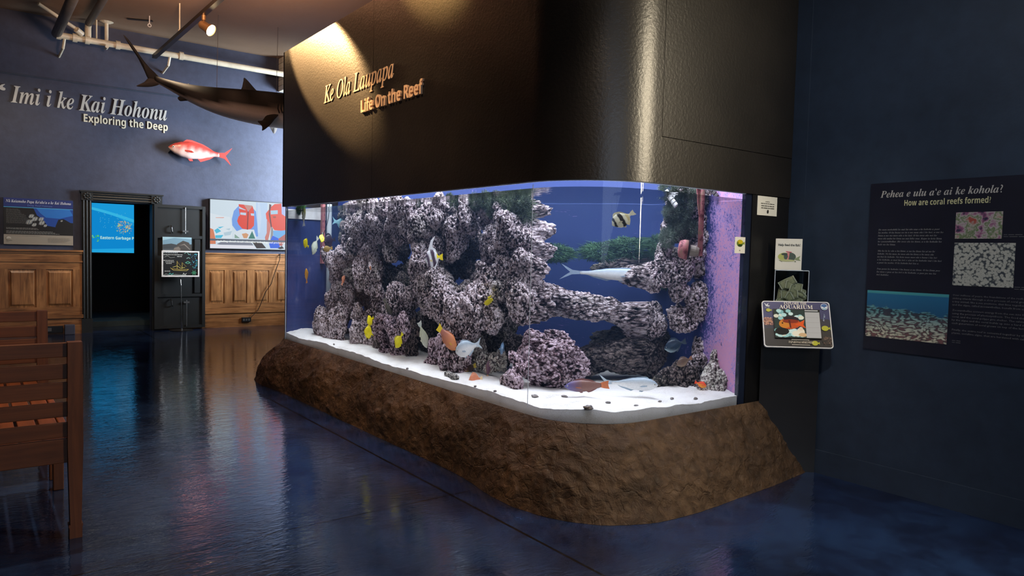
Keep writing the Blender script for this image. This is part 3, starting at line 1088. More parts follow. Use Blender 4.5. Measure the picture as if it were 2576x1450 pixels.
for k in range(6):
    a = k * math.pi / 3
    sh += [(p, '#58c890') for p in stroke([(W_ * .87, H_ * .14), (W_ * .87 + .045 * math.cos(a), H_ * .14 + .045 * math.sin(a))], 0.004)]
sh.append((disc(W_ * .87, H_ * .14, 0.03, 0.024), '#2f7a58'))
picture('chalk_drawing', t, (cx0, sy - 0.045, cz0), X_, Z_, N_BACK, sh)
# turtle picture on the door above the chalkboard
q0, q1 = ony(409, 636, BACK - 0.16), ony(482, 598, BACK - 0.16)
tz0, tz1 = ony(445, 640, BACK - 0.16)[2], ony(445, 597, BACK - 0.16)[2]
W2, H2 = q1[0] - q0[0], tz1 - tz0
t = thing('animal_photograph', 'photograph of a turtle on sand hung on the black door', 'picture', (q0[0], BACK - 0.16, tz0))
MB().box((q0[0], BACK - 0.16, tz0), (q1[0], BACK - 0.147, tz1)).build('print_board', M['paper'], t)
sh = [(rect(0, 0, W2, H2), '#4b5256'), (rect(0, H2 * .55, W2, H2), '#6a8a9a'), ([(0, H2 * .8), (W2 * .4, H2 * .95), (W2, H2 * .9), (W2, H2), (0, H2)], '#8fb0bc'),
      ([(0, H2 * .55), (W2 * .3, H2 * .62), (W2 * .5, H2 * .55), (W2, H2 * .6), (W2, H2 * .3), (0, H2 * .3)], '#33383b'), (rect(0, 0, W2, H2 * .22), '#b7b3ab'),
      ([(W2 * .4, H2 * .2), (W2 * .5, H2 * .6), (W2 * .7, H2 * .8), (W2 * .9, H2 * .7), (W2, H2 * .4), (W2, H2 * .15)], '#3c3733'),
      ([(W2 * .35, H2 * .18), (W2 * .4, H2 * .38), (W2 * .55, H2 * .45), (W2 * .62, H2 * .3), (W2 * .55, H2 * .12)], '#6e665e'),
      ([(W2 * .55, H2 * .5), (W2 * .75, H2 * .62), (W2 * .95, H2 * .3), (W2 * .93, H2 * .28), (W2 * .74, H2 * .56)], '#7a736a')]
picture('printed_face', t, (q0[0], BACK - 0.16, tz0), X_, Z_, N_BACK, sh)

# ================================================================== FISH BUILDER
PROF = {
    'deep': [(0, .05), (.06, .30), (.15, .62), (.28, .90), (.45, 1), (.63, .88), (.80, .50), (.92, .20), (1, .15)],
    'fusi': [(0, .05), (.05, .34), (.12, .60), (.24, .86), (.40, 1), (.60, .86), (.78, .52), (.92, .28), (1, .25)],
    'slim': [(0, .10), (.06, .40), (.16, .72), (.30, .94), (.45, 1), (.65, .86), (.85, .52), (1, .36)],
}
THK = [(0, .10), (.08, .5), (.22, .9), (.38, 1), (.6, .75), (.8, .38), (.93, .16), (1, .10)]


def interp(tb, u):
    for (a, p), (b, q) in zip(tb, tb[1:]):
        if u <= b:
            s = (u - a) / (b - a)
            s = s * s * (3 - 2 * s) * 0.5 + s * 0.5
            return p + (q - p) * s
    return tb[-1][1]


def mix3(a, b, t):
    t = max(0, min(1, t))
    return tuple(p + (q - p) * t for p, q in zip(a, b))


def fin_poly(name, poly, root, col, th, y=0.0, tilt=0.0):
    b = MB()
    b.col = col
    c, s = math.cos(tilt), math.sin(tilt)
    x0, z0 = poly[0]
    b.prism(poly, (0, y - th / 2, 0), X_, (0, s, c) if not tilt else (0, s, c), Y_, th)
    o = b.build(name, vcol_mat('fish_fin', 0.4), root, vcol=True)
    return o


def make_fish(name, label, cat, L, hr, tr, colf, prof='fusi', tail='fork', tailcol=None, fincol=None, bend=0.0, group=None, banner=False, nu=26, nv=18, low=1.0, eye=True, fins=1.0):
    root = thing(name, label, cat, (0, 0, 0), group)
    B = 0.80 * L
    x_n = 0.5 * L
    H = hr * L / 2
    T = tr * L / 2

    def by(x):
        return bend * ((x_n - x) / L) ** 2 * L
    b = MB()
    grid = []
    for i in range(nu + 1):
        u = i / nu
        x = x_n - u * B
        h, t_ = interp(PROF[prof], u) * H, interp(THK, u) * T
        ringp = []
        for k in range(nv):
            a = 2 * math.pi * k / nv
            z = math.sin(a)
            y = math.cos(a)
            zz = h * z * (1.0 if z > 0 else low)
            b.col = colf(u, z)
            ringp.append((x, by(x) + t_ * (abs(y) ** 0.85) * (1 if y > 0 else -1), zz))
            b.add([ringp[-1]], [])
        grid.append(ringp)
    fs = [(i * nv + k, i * nv + (k + 1) % nv, (i + 1) * nv + (k + 1) % nv, (i + 1) * nv + k) for i in range(nu) for k in range(nv)]
    fs += [tuple(range(nv)), tuple(range(nu * nv, (nu + 1) * nv))]
    for f in fs:
        b.f.append(list(f))
        b.mi.append(0)
    b.build('body', vcol_mat('fish_skin', 0.32), root, smooth=True, vcol=True)
    tc = tailcol or colf(1, 0)
    fc = fincol or colf(.5, .9)
    xt = x_n - B
    pk = interp(PROF[prof], 1) * H
    yt = by(xt)
    th = max(0.003, L * 0.010)
    if tail == 'fork':
        s = max(0.15 * L, pk * 2.6)
        tp = [(xt + .02 * L, pk * .9), (xt - .08 * L, pk * 1.4), (xt - .20 * L, s), (xt - .15 * L, s * .45), (xt - .10 * L, 0), (xt - .15 * L, -s * .45), (xt - .20 * L, -s), (xt - .08 * L, -pk * 1.4), (xt + .02 * L, -pk * .9)]
    elif tail == 'fan':
        s = max(0.11 * L, pk * 1.7)
        tp = [(xt + .02 * L, pk), (xt - .06 * L, s * .8), (xt - .17 * L, s), (xt - .155 * L, s * .4), (xt - .15 * L, 0), (xt - .155 * L, -s * .4), (xt - .17 * L, -s), (xt - .06 * L, -s * .8), (xt + .02 * L, -pk)]
    else:
        s = pk * 1.35
        tp = [(xt + .02 * L, pk), (xt - .09 * L, s), (xt - .17 * L, s * .8), (xt - .20 * L, 0), (xt - .17 * L, -s * .8), (xt - .09 * L, -s), (xt + .02 * L, -pk)]
    fin_poly('tail_fin', tp, root, tc, th, yt)
    if fins > 0:
        us = [.26, .34, .44, .55, .66, .76, .86]
        hh = [0, .16, .20, .19, .18, .17, .03] if prof != 'fusi' else [0, .15, .14, .11, .10, .08, .01]
        top = [(x_n - u * B, interp(PROF[prof], u) * H * 0.96) for u in us]
        d = [(x, z + fins * q * H * 1.5) for (x, z), q in zip(top, hh)]
        if banner:
            d = [top[0], (top[0][0] - .02 * L, top[0][1] + .25 * H), (top[1][0] - .10 * L, top[1][1] + 1.0 * H), (top[2][0] - .26 * L, top[2][1] + 1.35 * H),
                 (top[2][0] - .12 * L, top[2][1] + .75 * H), (top[3][0], top[3][1] + .30 * H), (top[5][0], top[5][1] + .35 * H), top[6]]
        inner = [(x, z - .12 * H) for x, z in reversed(top)]
        fin_poly('dorsal_fin', d + inner, root, fc, th, by(0))
        us = [.56, .62, .70, .80, .87]
        hh = [0, .20, .18, .12, .02]
        bot = [(x_n - u * B, -interp(PROF[prof], u) * H * 0.96 * low) for u in us]
        d = [(x - .01 * L, z - fins * q * H * 1.4) for (x, z), q in zip(bot, hh)]
        fin_poly('anal_fin', d + [(x, z + .12 * H) for x, z in reversed(bot)], root, fc, th, by(0))
        px_ = x_n - .30 * B
        for s in (-1, 1):
            b2 = MB()
            b2.col = mix3(fc, tc, .5)
            t0 = interp(THK, .30) * T
            b2.prism([(0, 0.05 * H), (-.10 * L, .02 * H), (-.14 * L, -.16 * H), (-.10 * L, -.22 * H), (0, -.12 * H)], (px_, s * t0 * .92, -.12 * H), (.94, s * -.34, 0) if s < 0 else (.94, -.34, 0), Z_, (0, s, 0), th * .6)
            b2.build('pectoral_fin', vcol_mat('fish_fin', 0.4), root, vcol=True)
        pv = (x_n - .36 * B, -interp(PROF[prof], .36) * H * .93 * low)
        fin_poly('pelvic_fin', [(pv[0], pv[1] + .05 * H), (pv[0] - .05 * L, pv[1] - .26 * H * fins), (pv[0] - .10 * L, pv[1] - .22 * H * fins), (pv[0] - .08 * L, pv[1] + .05 * H)], root, fc, th, 0)
    if eye:
        ue = .085 if prof != 'deep' else .12
        xe = x_n - ue * B
        he, te = interp(PROF[prof], ue) * H, interp(THK, ue) * T
        r = max(.014 * L, min(.022 * L, he * .3))
        for s in (-1, 1):
            e = MB()
            e.use(mat('fish_eye_white', (0.7, 0.68, 0.6), 0.25))
            e.ball((xe, s * te * .86, he * .22), r, 1, .5, 1, 10, 6)
            e.use(mat('fish_eye_pupil', (0.004, 0.004, 0.004), 0.15))
            e.ball((xe, s * (te * .86 + r * .22), he * .22), r * .66, 1, .5, 1, 10, 6)
            e.build('eye', None, root, smooth=True)
    return root


def pose(root, loc, ang, turn=0.0, right=(0.7071, -0.7071, 0)):
    """nose at angle ang (degrees, counter-clockwise in the side view), turned about the upright by turn"""
    r = Vector(right)
    up = Vector((0, 0, 1))
    a = math.radians(ang)
    nose = r * math.cos(a) + up * math.sin(a)
    dors = (-r * math.sin(a) + up * math.cos(a))
    if dors.z < 0 or (abs(dors.z) < 1e-3 and False):
        dors = -dors
    rot = Matrix.Rotation(math.radians(turn), 3, dors)
    nose = rot @ nose
    lat = dors.cross(nose)
    m = Matrix((nose, lat, dors)).transposed().to_4x4()
    root.rotation_euler = m.to_euler()
    root.location = loc


def pale(c1, c2, s=0.2):
    return lambda u, v: mix3(c2, c1, 0.5 + v / (2 * s) if abs(v) < s else (1 if v > 0 else 0))


# ------------------------------------------------------------------ red fish model on the back wall
RED, PINKW = hx('#b5423c'), hx('#d8bab4')


def redcol(u, v):
    c = mix3(PINKW, RED, 0.45 + v * 1.1 + 0.25 * math.sin(u * 40) * (1 - abs(v)))
    return mix3(c, hx('#b8322c'), (u - .55) * 1.6)


t = make_fish('fish_model', 'red and pink long-tailed fish model mounted on the navy wall over the doorway', 'fish model', 1.13, 0.285, 0.16, redcol, 'fusi', 'fork', hx('#c03a34'), hx('#cf4a44'), fins=1.25)
c = ony(505, 383, BACK - 0.12)
pose(t, tuple(c), 176.5, 0, (1, 0, 0))

# ------------------------------------------------------------------ hanging shark
YSH = 12.6


def sp(x, y, dy=0.0):
    return ony(x, y, YSH + dy)


shark = thing('shark_model', 'large grey striped shark model hanging under the ceiling before the navy wall', 'shark model', tuple(sp(600, 262)))
spine = [(385, 196, .045), (400, 203, .055), (425, 213, .075), (460, 228, .115), (500, 242, .165), (540, 252, .21), (580, 260, .245), (620, 266, .27), (660, 272, .29), (700, 277, .30), (740, 281, .30), (785, 286, .28), (830, 291, .23), (865, 296, .16), (890, 300, .07)]
b = MB()
nv = 24
rings = []
for (x, y, r) in spine:
    P = sp(x, y)
    rg = []
    for k in range(nv):
        a = 2 * math.pi * k / nv
        z, yy = math.sin(a), math.cos(a)
        q = (P[0], P[1] + yy * r * .82, P[2] + z * r * (1.0 if z > 0 else 1.05))
        rg.append(q)
        stripe = 0.5 + 0.5 * math.sin(P[0] * 34 + z * 1.5)
        top = mix3((0.008, 0.0085, 0.009), (0.058, 0.059, 0.060) if abs(z) < .8 else (0.02, 0.02, 0.021), stripe * stripe)
        zb_ = -0.95 + 0.68 * max(0, min(1, (x - 455) / 110))
        b.col = mix3((0.74, 0.71, 0.69), top, (z - zb_ + .10) * 4)
        if x >= 690 and x < 760 and -0.3 < z < .25:
            b.col = mix3(b.col, (0.25, 0.24, 0.24), .6)
        b.add([q], [])
    rings.append(rg)
for i in range(len(spine) - 1):
    for k in range(nv):
        b.f.append([i * nv + k, i * nv + (k + 1) % nv, (i + 1) * nv + (k + 1) % nv, (i + 1) * nv + k])
        b.mi.append(0)
b.f += [list(range(nv)), list(range((len(spine) - 1) * nv, len(spine) * nv))]
b.mi += [0, 0]
o = b.build('body', vcol_mat('shark_skin', 0.6, 0.2), shark, smooth=True, vcol=True)
sm = o.modifiers.new('smooth_surface', 'SUBSURF')
sm.levels = sm.render_levels = 1


def shark_fin(name, pts, th, col, dy0=0.0, dy1=0.0, edge=None):
    """fin outline with a lens-shaped thickness"""
    bb = MB()
    P = [sp(x, y, dy0 + (dy1 - dy0) * w_) for x, y, w_ in pts]
    # finer, rounded outline
    Q = []
    n0 = len(P)
    for i in range(n0):
        p0, p1, p2, p3 = (P[(i + q - 1) % n0] for q in range(4))
        for w_ in (0, .25, .5, .75):
            Q.append(0.5 * (2 * p1 + (p2 - p0) * w_ + (2 * p0 - 5 * p1 + 4 * p2 - p3) * w_ ** 2 + (3 * p1 - p0 - 3 * p2 + p3) * w_ ** 3))
    cen = sum(Q) / len(Q)
    n = len(Q)
    bb.col = col
    off = np.array([0, 1.0, 0])
    vs = []
    for s_, t_ in ((1.0, 0.0), (.72, .55), (.40, .85), (.12, 1.0)):
        vs.append([cen + (q - cen) * s_ for q in Q] if t_ == 0 else None)
        if t_:
            vs[-1] = ([cen + (q - cen) * s_ + off * th * t_ for q in Q], [cen + (q - cen) * s_ - off * th * t_ for q in Q])
    for side in (0, 1):
        rings_ = [vs[0]] + [r_[side] for r_ in vs[1:]]
        o_ = len(bb.v)
        bb.add([q for r_ in rings_ for q in r_], [(i * n + k_, i * n + (k_ + 1) % n, (i + 1) * n + (k_ + 1) % n, (i + 1) * n + k_) for i in range(3) for k_ in range(n)] + [tuple(range(3 * n, 4 * n))])
    return bb.build(name, vcol_mat('shark_fin_skin', 0.6, 0.2), shark, smooth=True, vcol=True)


DG = (0.026, 0.027, 0.029)
shark_fin('tail_fin', [(310, 88, 0), (322, 98, 0), (340, 122, 0), (358, 148, 0), (378, 172, 0), (402, 196, 0), (400, 212, 0), (382, 208, 0), (371, 196, 0), (362, 176, 0), (346, 145, 0), (328, 118, 0)], .035, DG)
shark_fin('tail_fin_lower', [(404, 206, 0), (398, 214, 0), (375, 219, 0), (343, 217, 0), (362, 207, 0), (374, 196, 0), (388, 196, 0)], .03, (0.08, 0.08, 0.082))
shark_fin('second_dorsal_fin', [(497, 238, 0), (484, 224, 0), (475, 210, 0), (470, 214, 0), (452, 213, 0), (462, 222, 0), (470, 228, 0)], .02, DG)
shark_fin('dorsal_fin', [(655, 240, 0), (640, 222, 0), (616, 196, 0), (612, 205, 0), (608, 222, 0), (600, 229, 0), (592, 232, 0), (600, 244, 0), (640, 248, 0)], .035, (0.04, 0.042, 0.045))
shark_fin('anal_fin', [(470, 240, 0), (448, 244, 0), (452, 254, 0), (466, 254, 0), (485, 252, 0)], .02, DG)
shark_fin('pelvic_fin', [(505, 258, 0), (512, 270, 0), (524, 279, 0), (542, 279, 0), (545, 266, 0)], .02, (0.25, 0.24, 0.24))
shark_fin('pectoral_fin', [(700, 288, 0), (690, 302, .3), (676, 318, .7), (660, 329, 1), (659, 318, .9), (648, 305, .7), (660, 303, .4), (672, 290, .1)], .03, DG, -0.22, -0.55)
shark_fin('pectoral_fin', [(700, 290, 0), (697, 312, .5), (697, 325, .8), (690, 337, 1), (683, 328, .8), (678, 318, .5), (676, 300, 0)], .03, (0.50, 0.47, 0.45), 0.20, 0.5)
for k in range(5):
    g = MB()
    x = 700 + k * 8
    P0, P1 = sp(x, 262, -0.235), sp(x + 3, 285, -0.255)
    g.col = (0.012, 0.012, 0.012)
    g.tube([P0, (P0 + P1) / 2 + np.array([-.02, -.012, 0]), P1], 0.010, 6)
    g.build('gill_slit', vcol_mat('shark_fin_skin', 0.6, 0.2), shark, vcol=True)
for x in (545, 695, 800):
    g = MB()
    P0 = sp(x, 240 if x > 600 else 236)
    g.tube([P0, (P0[0] + .02, P0[1], CEIL)], 0.004, 5)
    g.build('hanging_wire', M['steel'], shark)

# ------------------------------------------------------------------ ceiling pipes, track light, hook
YP = 14.3
pz = 5.02
t = thing('sprinkler_pipe', 'cream painted pipe with brackets along the top of the back wall', 'pipe', (1.2, YP, pz))
MB().tube([(1.25, YP, pz), (5.6, YP, pz - 0.02)], 0.052, 14).build('main_pipe', M['cream_pipe'], t)
for x in (1.25, 1.48, 1.66, 2.12, 3.14):
    MB().tube([(x - .035, YP, pz), (x + .035, YP, pz)], 0.072, 14).build('coupling', M['cream_pipe'], t)
x = ony(268, 100, YP)[0]
b = MB()
b.tube([(x, YP, pz), (x, YP, CEIL - .03)], 0.03, 10)
b.tube([(x, YP, CEIL - .03), (x, YP, CEIL)], [.05, .11], 12)
b.tube([(x, YP - .07, pz - .07), (x, YP + .07, pz - .07)], .03, 8)
b.build('ceiling_hanger', M['cream_pipe'], t)
MB().tube([(ony(243, 90, YP)[0], YP, pz), (ony(243, 90, YP)[0], YP, CEIL)], 0.012, 8).build('hanger_rod', M['cream_pipe'], t)
b = MB()
b.tube([(1.67, YP, pz), (1.67, YP, CEIL - .16), (1.67, YP - .08, CEIL - .10)], .05, 12)
b.build('riser_pipe', M['cream_pipe'], t)
b = MB()
b.tube([ony(206, 82, YP - .05), onz(96, 9, CEIL - .02)], 0.028, 10)
b.tube([ony(206, 86, YP - .05), ony(192, 74, YP - .12)], 0.05, 10)
b.build('diagonal_brace', M['cream_pipe'], t)
for x in (1.33, 2.95):
    b = MB()
    b.tube([(x, YP, pz - .05), (x - .02, YP + .02, pz - .2), (x - .05, BACK, pz - .28)], .022, 8)
    b.build('wall_bracket', M['cream_pipe'], t)
t = tag(MB().tube([(1.22, YP + .02, pz + 0.02), (1.24, 13.0, pz + .06), (1.27, 9.5, pz + .13)], 0.075, 14).build('conduit_pipe', M['grey_pipe'], smooth=True), 'thick grey pipe running under the ceiling toward the viewer at upper left', 'pipe')
t = tag(MB().tube([(1.67, YP - .08, CEIL - .10), (1.69, 13.0, CEIL - .09), (1.72, 9.0, CEIL - .07)], 0.055, 14).build('conduit_pipe', M['grey_pipe'], smooth=True), 'thinner grey pipe under the ceiling between the thick pipe and the track light', 'pipe')

tr0, tr1 = onz(388, 143, 4.9), onz(550, 0, 4.9)
dirt = (tr1 - tr0) / np.linalg.norm(tr1 - tr0)
tr2 = tr1 + dirt * 3.0
t = thing('track_light_rail', 'dark track light rail hanging below the ceiling at upper left', 'track light', tuple(tr0))
b = MB()
mid = (tr0 + tr2) / 2
b.obox(mid, dirt, np.cross((0, 0, 1), dirt), (0, 0, 1), np.linalg.norm(tr2 - tr0) / 2, .035, .03)
b.build('rail', M['track'], t)
for px, py in ((443, 80),):
    P = onz(px, py, 4.93)
    P = tr0 + dirt * ((P - tr0) @ dirt)
    b = MB()
    b.tube([(P[0], P[1], 4.92), (P[0], P[1], CEIL)], 0.010, 8)
    b.tube([(P[0], P[1], 4.92), (P[0], P[1], 4.97)], 0.022, 8)
    b.build('drop_rod', M['cream_pipe'], t)
P = onz(520, 40, 4.87)
P = tr0 + dirt * ((P - tr0) @ dirt)
t2 = thing('spot_lamp', 'glowing warm spot lamp under the track light rail', 'lamp', (P[0], P[1], 4.87))
LD = np.array((0.55, -0.65, -0.52))
LD /= np.linalg.norm(LD)
hc = np.array(onz(521, 62, 4.72))
hc = P + np.array([0.03, 0.0, -0.19])
b = MB()
b.tube([(P[0], P[1], 4.87), (P[0], P[1], 4.80)], .028, 10)
b.tube([(P[0], P[1], 4.80), tuple(hc - LD * .05)], .014, 8)
b.build('arm', M['lampcan'], t2)
b = MB()
b.tube([hc - LD * .10, hc - LD * .07, hc + LD * .02, hc + LD * .10], [.045, .062, .066, .085], 18, cap=False)
b.build('lamp_can', M['lampcan'], t2, smooth=True)
b = MB()
b.tube([hc + LD * .085, hc + LD * .088], .079, 20)
b.build('bulb_face', ink((1.0, 0.72, 0.38), 22), t2)
lamp('spot_lamp_light', 'SPOT', tuple(hc + LD * .12), tuple(hc + LD * 2), 45, WARM, spot_size=math.radians(120), spot_blend=0.8, shadow_soft_size=0.08)
# small hook and vent slot in the ceiling
P = onz(376, 40, CEIL)
t = thing('ceiling_hook', 'small white ring hook hanging from the ceiling between pipes and track', 'hook', tuple(P))
MB().tube([(P[0], P[1], CEIL), (P[0], P[1], CEIL - .13)], .008, 6).build('stem', M['white_plastic'], t)
b = MB()
b.tube([(P[0] + .025 * math.cos(a), P[1], CEIL - .155 + .025 * math.sin(a)) for a in [k * math.pi / 6 for k in range(13)]], .007, 6)
b.build('ring', M['white_plastic'], t)
P = onz(352, 49, CEIL)
tag(MB().obox((P[0], P[1], CEIL - .006), (.9, -.4, 0), (.4, .9, 0), Z_, .20, .035, .005).build('ceiling_slot', M['plastic_black']), 'short dark slot in the ceiling beside the small hook', 'vent')


# ================================================================== THE AQUARIUM
def outline(off=0.0, y_far=YF, x_end=XR, n=16):
    """plan of the viewing panes from the far end round the bent corner to the right"""
    pts = [(XL - off, y_far)]
    for k in range(1, 12):
        pts.append((XL - off, y_far + (CC[1] - y_far) * k / 12))
    for k in range(n + 1):
        a = math.pi + (math.pi / 2) * k / n
        pts.append((CC[0] + (RC + off) * math.cos(a), CC[1] + (RC + off) * math.sin(a)))
    for k in range(1, 6):
        pts.append((CC[0] + (x_end - CC[0]) * k / 5, YN - off))
    return pts


aq = thing('aquarium', 'long reef aquarium with bent clear corner under a black canopy', 'aquarium', (3.8, 5.8, 0.5))


def wall_strip(pts, z0, z1, th, name, m, parent, smooth=False, kind=None):
    """upright band following a plan line, th thick to the inside"""
    b = MB()
    n = len(pts)
    ins = []
    for i in range(n):
        a, c = np.array(pts[max(i - 1, 0)]), np.array(pts[min(i + 1, n - 1)])
        d = (c - a) / (np.linalg.norm(c - a) + 1e-9)
        ins.append((pts[i][0] - d[1] * th, pts[i][1] + d[0] * th))
    vs = [(p[0], p[1], z0) for p in pts] + [(p[0], p[1], z1) for p in pts] + [(p[0], p[1], z0) for p in ins] + [(p[0], p[1], z1) for p in ins]
    fs = []
    for i in range(n - 1):
        fs += [(i, i + 1, n + i + 1, n + i), (2 * n + i + 1, 2 * n + i, 3 * n + i, 3 * n + i + 1), (n + i, n + i + 1, 3 * n + i + 1, 3 * n + i), (i + 1, i, 2 * n + i, 2 * n + i + 1)]
    fs += [(0, n, 3 * n, 2 * n), (n - 1, 3 * n - 1, 4 * n - 1, 2 * n - 1)]
    b.add(vs, fs)
    return b.build(name, m, parent, smooth=smooth)


# viewing pane: the face between air and water
b = MB()
pts = outline(0.0, YF, XR - 0.04, 28)
b.sheet([[(p[0], p[1], ZB) for p in pts], [(p[0], p[1], ZT) for p in pts]])
gp = b.build('clear_pane', M['glass'], aq, smooth=True, fixn=False)
me = gp.data
if me.polygons[2].normal.x > 0:
    me.flip_normals()
# acrylic ends and the joint where the flat pane meets the bent one
MB().box((XL - 0.004, YF, ZB), (XL + 0.035, YF + 0.03, ZT)).build('pane_edge', M['acrylic_edge'], aq)
MB().box((XL - 0.002, CC[1] - 0.003, ZB + 0.05), (XL + 0.001, CC[1] + 0.001, ZT - 0.02)).build('pane_joint', M['acrylic_edge'], aq)
MB().box((XR - 0.05, YN - 0.004, ZB - .005), (XR + 0.02, YN + 0.05, ZT + .005)).build('corner_post', mat('dark_blue_acrylic_post', (0.012, 0.018, 0.04), 0.2), aq)
# top lip of the clear panes
wall_strip(outline(0.004, YF, XR - 0.04, 24), ZT - 0.006, ZT, 0.03, 'pane_top_lip', M['acrylic_edge'], aq)

# back (right) wall and far end of the tank
k = NT('coralline_blue_tank_wall')
v = k.coords()
big = k.noise(v, 1.5, 4, 0.6, 0.6)
fine = k.noise(v, 42, 4, 0.62, 1.2)
sep = k.n('ShaderNodeSeparateXYZ')
k.l(v, sep.inputs[0])
near = k.math('MULTIPLY', k.math('SUBTRACT', -1.72, sep.outputs[1]), 0.75)
m_ = k.math('ADD', k.math('ADD', k.math('MULTIPLY', big, 0.55), k.math('MULTIPLY', fine, 0.75)), k.math('MAXIMUM', k.math('MINIMUM', near, 0.33), 0.0))
blue = (0.020, 0.045, 0.185)
k.set(col=k.ramp(m_, [(0.79, blue), (0.84, (0.15, 0.11, 0.36)), (0.90, (0.38, 0.28, 0.62)), (1.0, (0.62, 0.30, 0.50))]), rough=0.6)
M['tank_wall'] = k.m
k = NT('blue_tank_end')
v = k.coords()
f = k.noise(v, 3.0, 6, 0.7)
k.set(col=k.ramp(f, [(0.40, (0.016, 0.035, 0.14)), (0.62, (0.030, 0.055, 0.19)), (0.72, (0.12, 0.13, 0.24))]), rough=0.5)
M['tank_end'] = k.m
MB().box((XR, YN, ZB - 0.05), (XR + 0.02, YF + 0.05, 3.86)).build('side_wall', M['tank_wall'], aq)
MB().box((XL + 0.01, YF, ZB - 0.05), (XR, YF + 0.03, ZT)).build('end_wall', M['tank_end'], aq)
MB().box((XL + 0.036, YF - 0.012, ZT - 0.14), (4.2, YF - 0.001, ZT - 0.03)).build('water_level_strip', M['white_plastic'], aq)
bf = MB()
po = outline(-0.004, YF, XR, 20)
bf.add([(p[0], p[1], ZB - .004) for p in po] + [(XR, YF, ZB - .004)], [tuple(range(len(po) + 1))])
bf.build('tank_bottom', M['tank_end'], aq)

# canopy: black cladding panels with open joints over a dark backing
cz0, cz1 = ZT - 0.002, 3.87
wall_strip(outline(-0.015, 8.46, XWALL), cz0 + 0.004, cz1 - 0.02, 0.02, 'canopy_backing', M['black_wall'], aq)
wall_strip([(XL - 0.02, 8.49), (XL - 0.02, 6.137)], cz0, cz1, 0.03, 'canopy_panel', M['canopy'], aq)
o2 = outline(0.02, 6.132, 3.60, 72)
wall_strip([(XL - 0.02, 6.132)] + [p for p in o2[1:] if p[1] < 6.13], cz0, cz1, 0.03, 'canopy_panel', M['canopy'], aq, smooth=False)
wall_strip([(3.604, YN - 0.02), (XWALL - .008, YN - 0.02)], 2.378, cz1, 0.03, 'canopy_panel', M['canopy'], aq)
wall_strip([(3.601, YN - 0.019), (XWALL - .008, YN - 0.019)], cz0, 2.374, 0.03, 'canopy_panel', M['canopy'], aq)
wall_strip([(XR + 0.021, YN - 0.012), (XWALL - .008, YN - 0.012)], 0.0, cz0 - 0.002, 0.02, 'black_side_panel', M['black_wall'], aq)
b = MB()
b.box((XL - 0.02, 8.46, cz0), (XR, 8.49, cz1))
b.build('canopy_end', M['canopy'], aq)
pc = outline(0.015, 8.48, XWALL)
b = MB()
b.add([(p[0], p[1], cz1 - .012) for p in pc] + [(XWALL, 8.48, cz1 - .012)], [tuple(range(len(pc) + 1))])
b.build('canopy_lid', M['black_wall'], aq)
b = MB()
po = outline(-0.05, 8.38, XR - 0.02)
b.add([(p[0], p[1], 2.83) for p in po] + [(XR - 0.02, 8.38, 2.83)], [tuple(range(len(po) + 1))])
b.build('hood_ceiling', M['white_plastic'], aq)

# raised lettering on the canopy
CXF = XL - 0.0205
LU, LN = (0, -1, 0), (-1, 0, 0)
for body, st_, p0_, p1_, pt_, m_l, dep_, lab_ in (
        ('Ke Ola Laupapa', 'i', (816, 261), (991, 193), (816, 219), M['letter_peach'], .006, 'thin peach italic lettering Ke Ola Laupapa on the black canopy'),
        ('Life On the Reef', 'sb', (911.6, 284.5), (1067, 235), (911.6, 254), M['letter_peach'], .018, 'bold raised peach lettering Life On the Reef on the black canopy')):
    A_, B_, T_ = onx(p0_[0], p0_[1], CXF), onx(p1_[0], p1_[1], CXF), onx(pt_[0], pt_[1], CXF)
    b = MB()
    letter_into(b, body, st_, (CXF, A_[1], (A_[2] + B_[2]) / 2), LU, (0, 0, 1), LN, A_[1] - B_[1], T_[2] - A_[2], depth=dep_, bold=0.008 if st_ == 'i' else 0.004)
    tag(b.build('canopy_lettering', m_l, fixn=False), lab_, 'lettering')

b = MB()
po = outline(-0.003, YF - .002, XR - 0.002, 24)
gridw = []
b.add([(p[0], p[1], ZW) for p in po] + [(XR - .002, YF - .002, ZW)], [tuple(range(len(po) + 1))])
tag(b.build('water_surface', M['water_top']), 'still water surface just under the black canopy edge', 'water', kind='stuff')

# the body of the water: thin blue haze
k = NT('hazy_blue_water')
k.t.nodes.remove(k.b)
vs_ = k.n('ShaderNodeVolumeScatter')
vs_.inputs['Color'].default_value = (0.35, 0.55, 1.0, 1)
vs_.inputs['Density'].default_value = 0.04
vs_.inputs['Anisotropy'].default_value = 0.2
k.l(vs_.outputs[0], k.out.inputs['Volume'])
po = outline(-0.006, YF - .006, XR - 0.006, 24) + [(XR - .006, YF - .006)]
b = MB()
n_ = len(po)
b.add([(p[0], p[1], ZB + .002) for p in po] + [(p[0], p[1], ZW - .004) for p in po], [tuple(range(n_ - 1, -1, -1)), tuple(range(n_, 2 * n_))] + [(i, (i + 1) % n_, n_ + (i + 1) % n_, n_ + i) for i in range(n_)])
tag(b.build('water', k.m), 'clear slightly hazy blue water filling the aquarium', 'water', kind='stuff')

# sand bed
def sand_z(x, y):
    e = min(1.0, max(0.0, (x - XL) / 0.5), max(0.0, (y - YN) / 0.5))
    return 0.575 + 0.05 * e + 0.030 * noise.noise(Vector((x * 1.7, y * 1.7, 1.3))) + 0.010 * noise.noise(Vector((x * 7, y * 7, 4.1))) + 0.004 * noise.noise(Vector((x * 25, y * 25, 2)))


def xmin_at(y):
    if y >= CC[1]:
        return XL + 0.012
    d = RC - 0.012
    return CC[0] - math.sqrt(max(0, d * d - (CC[1] - y) ** 2))


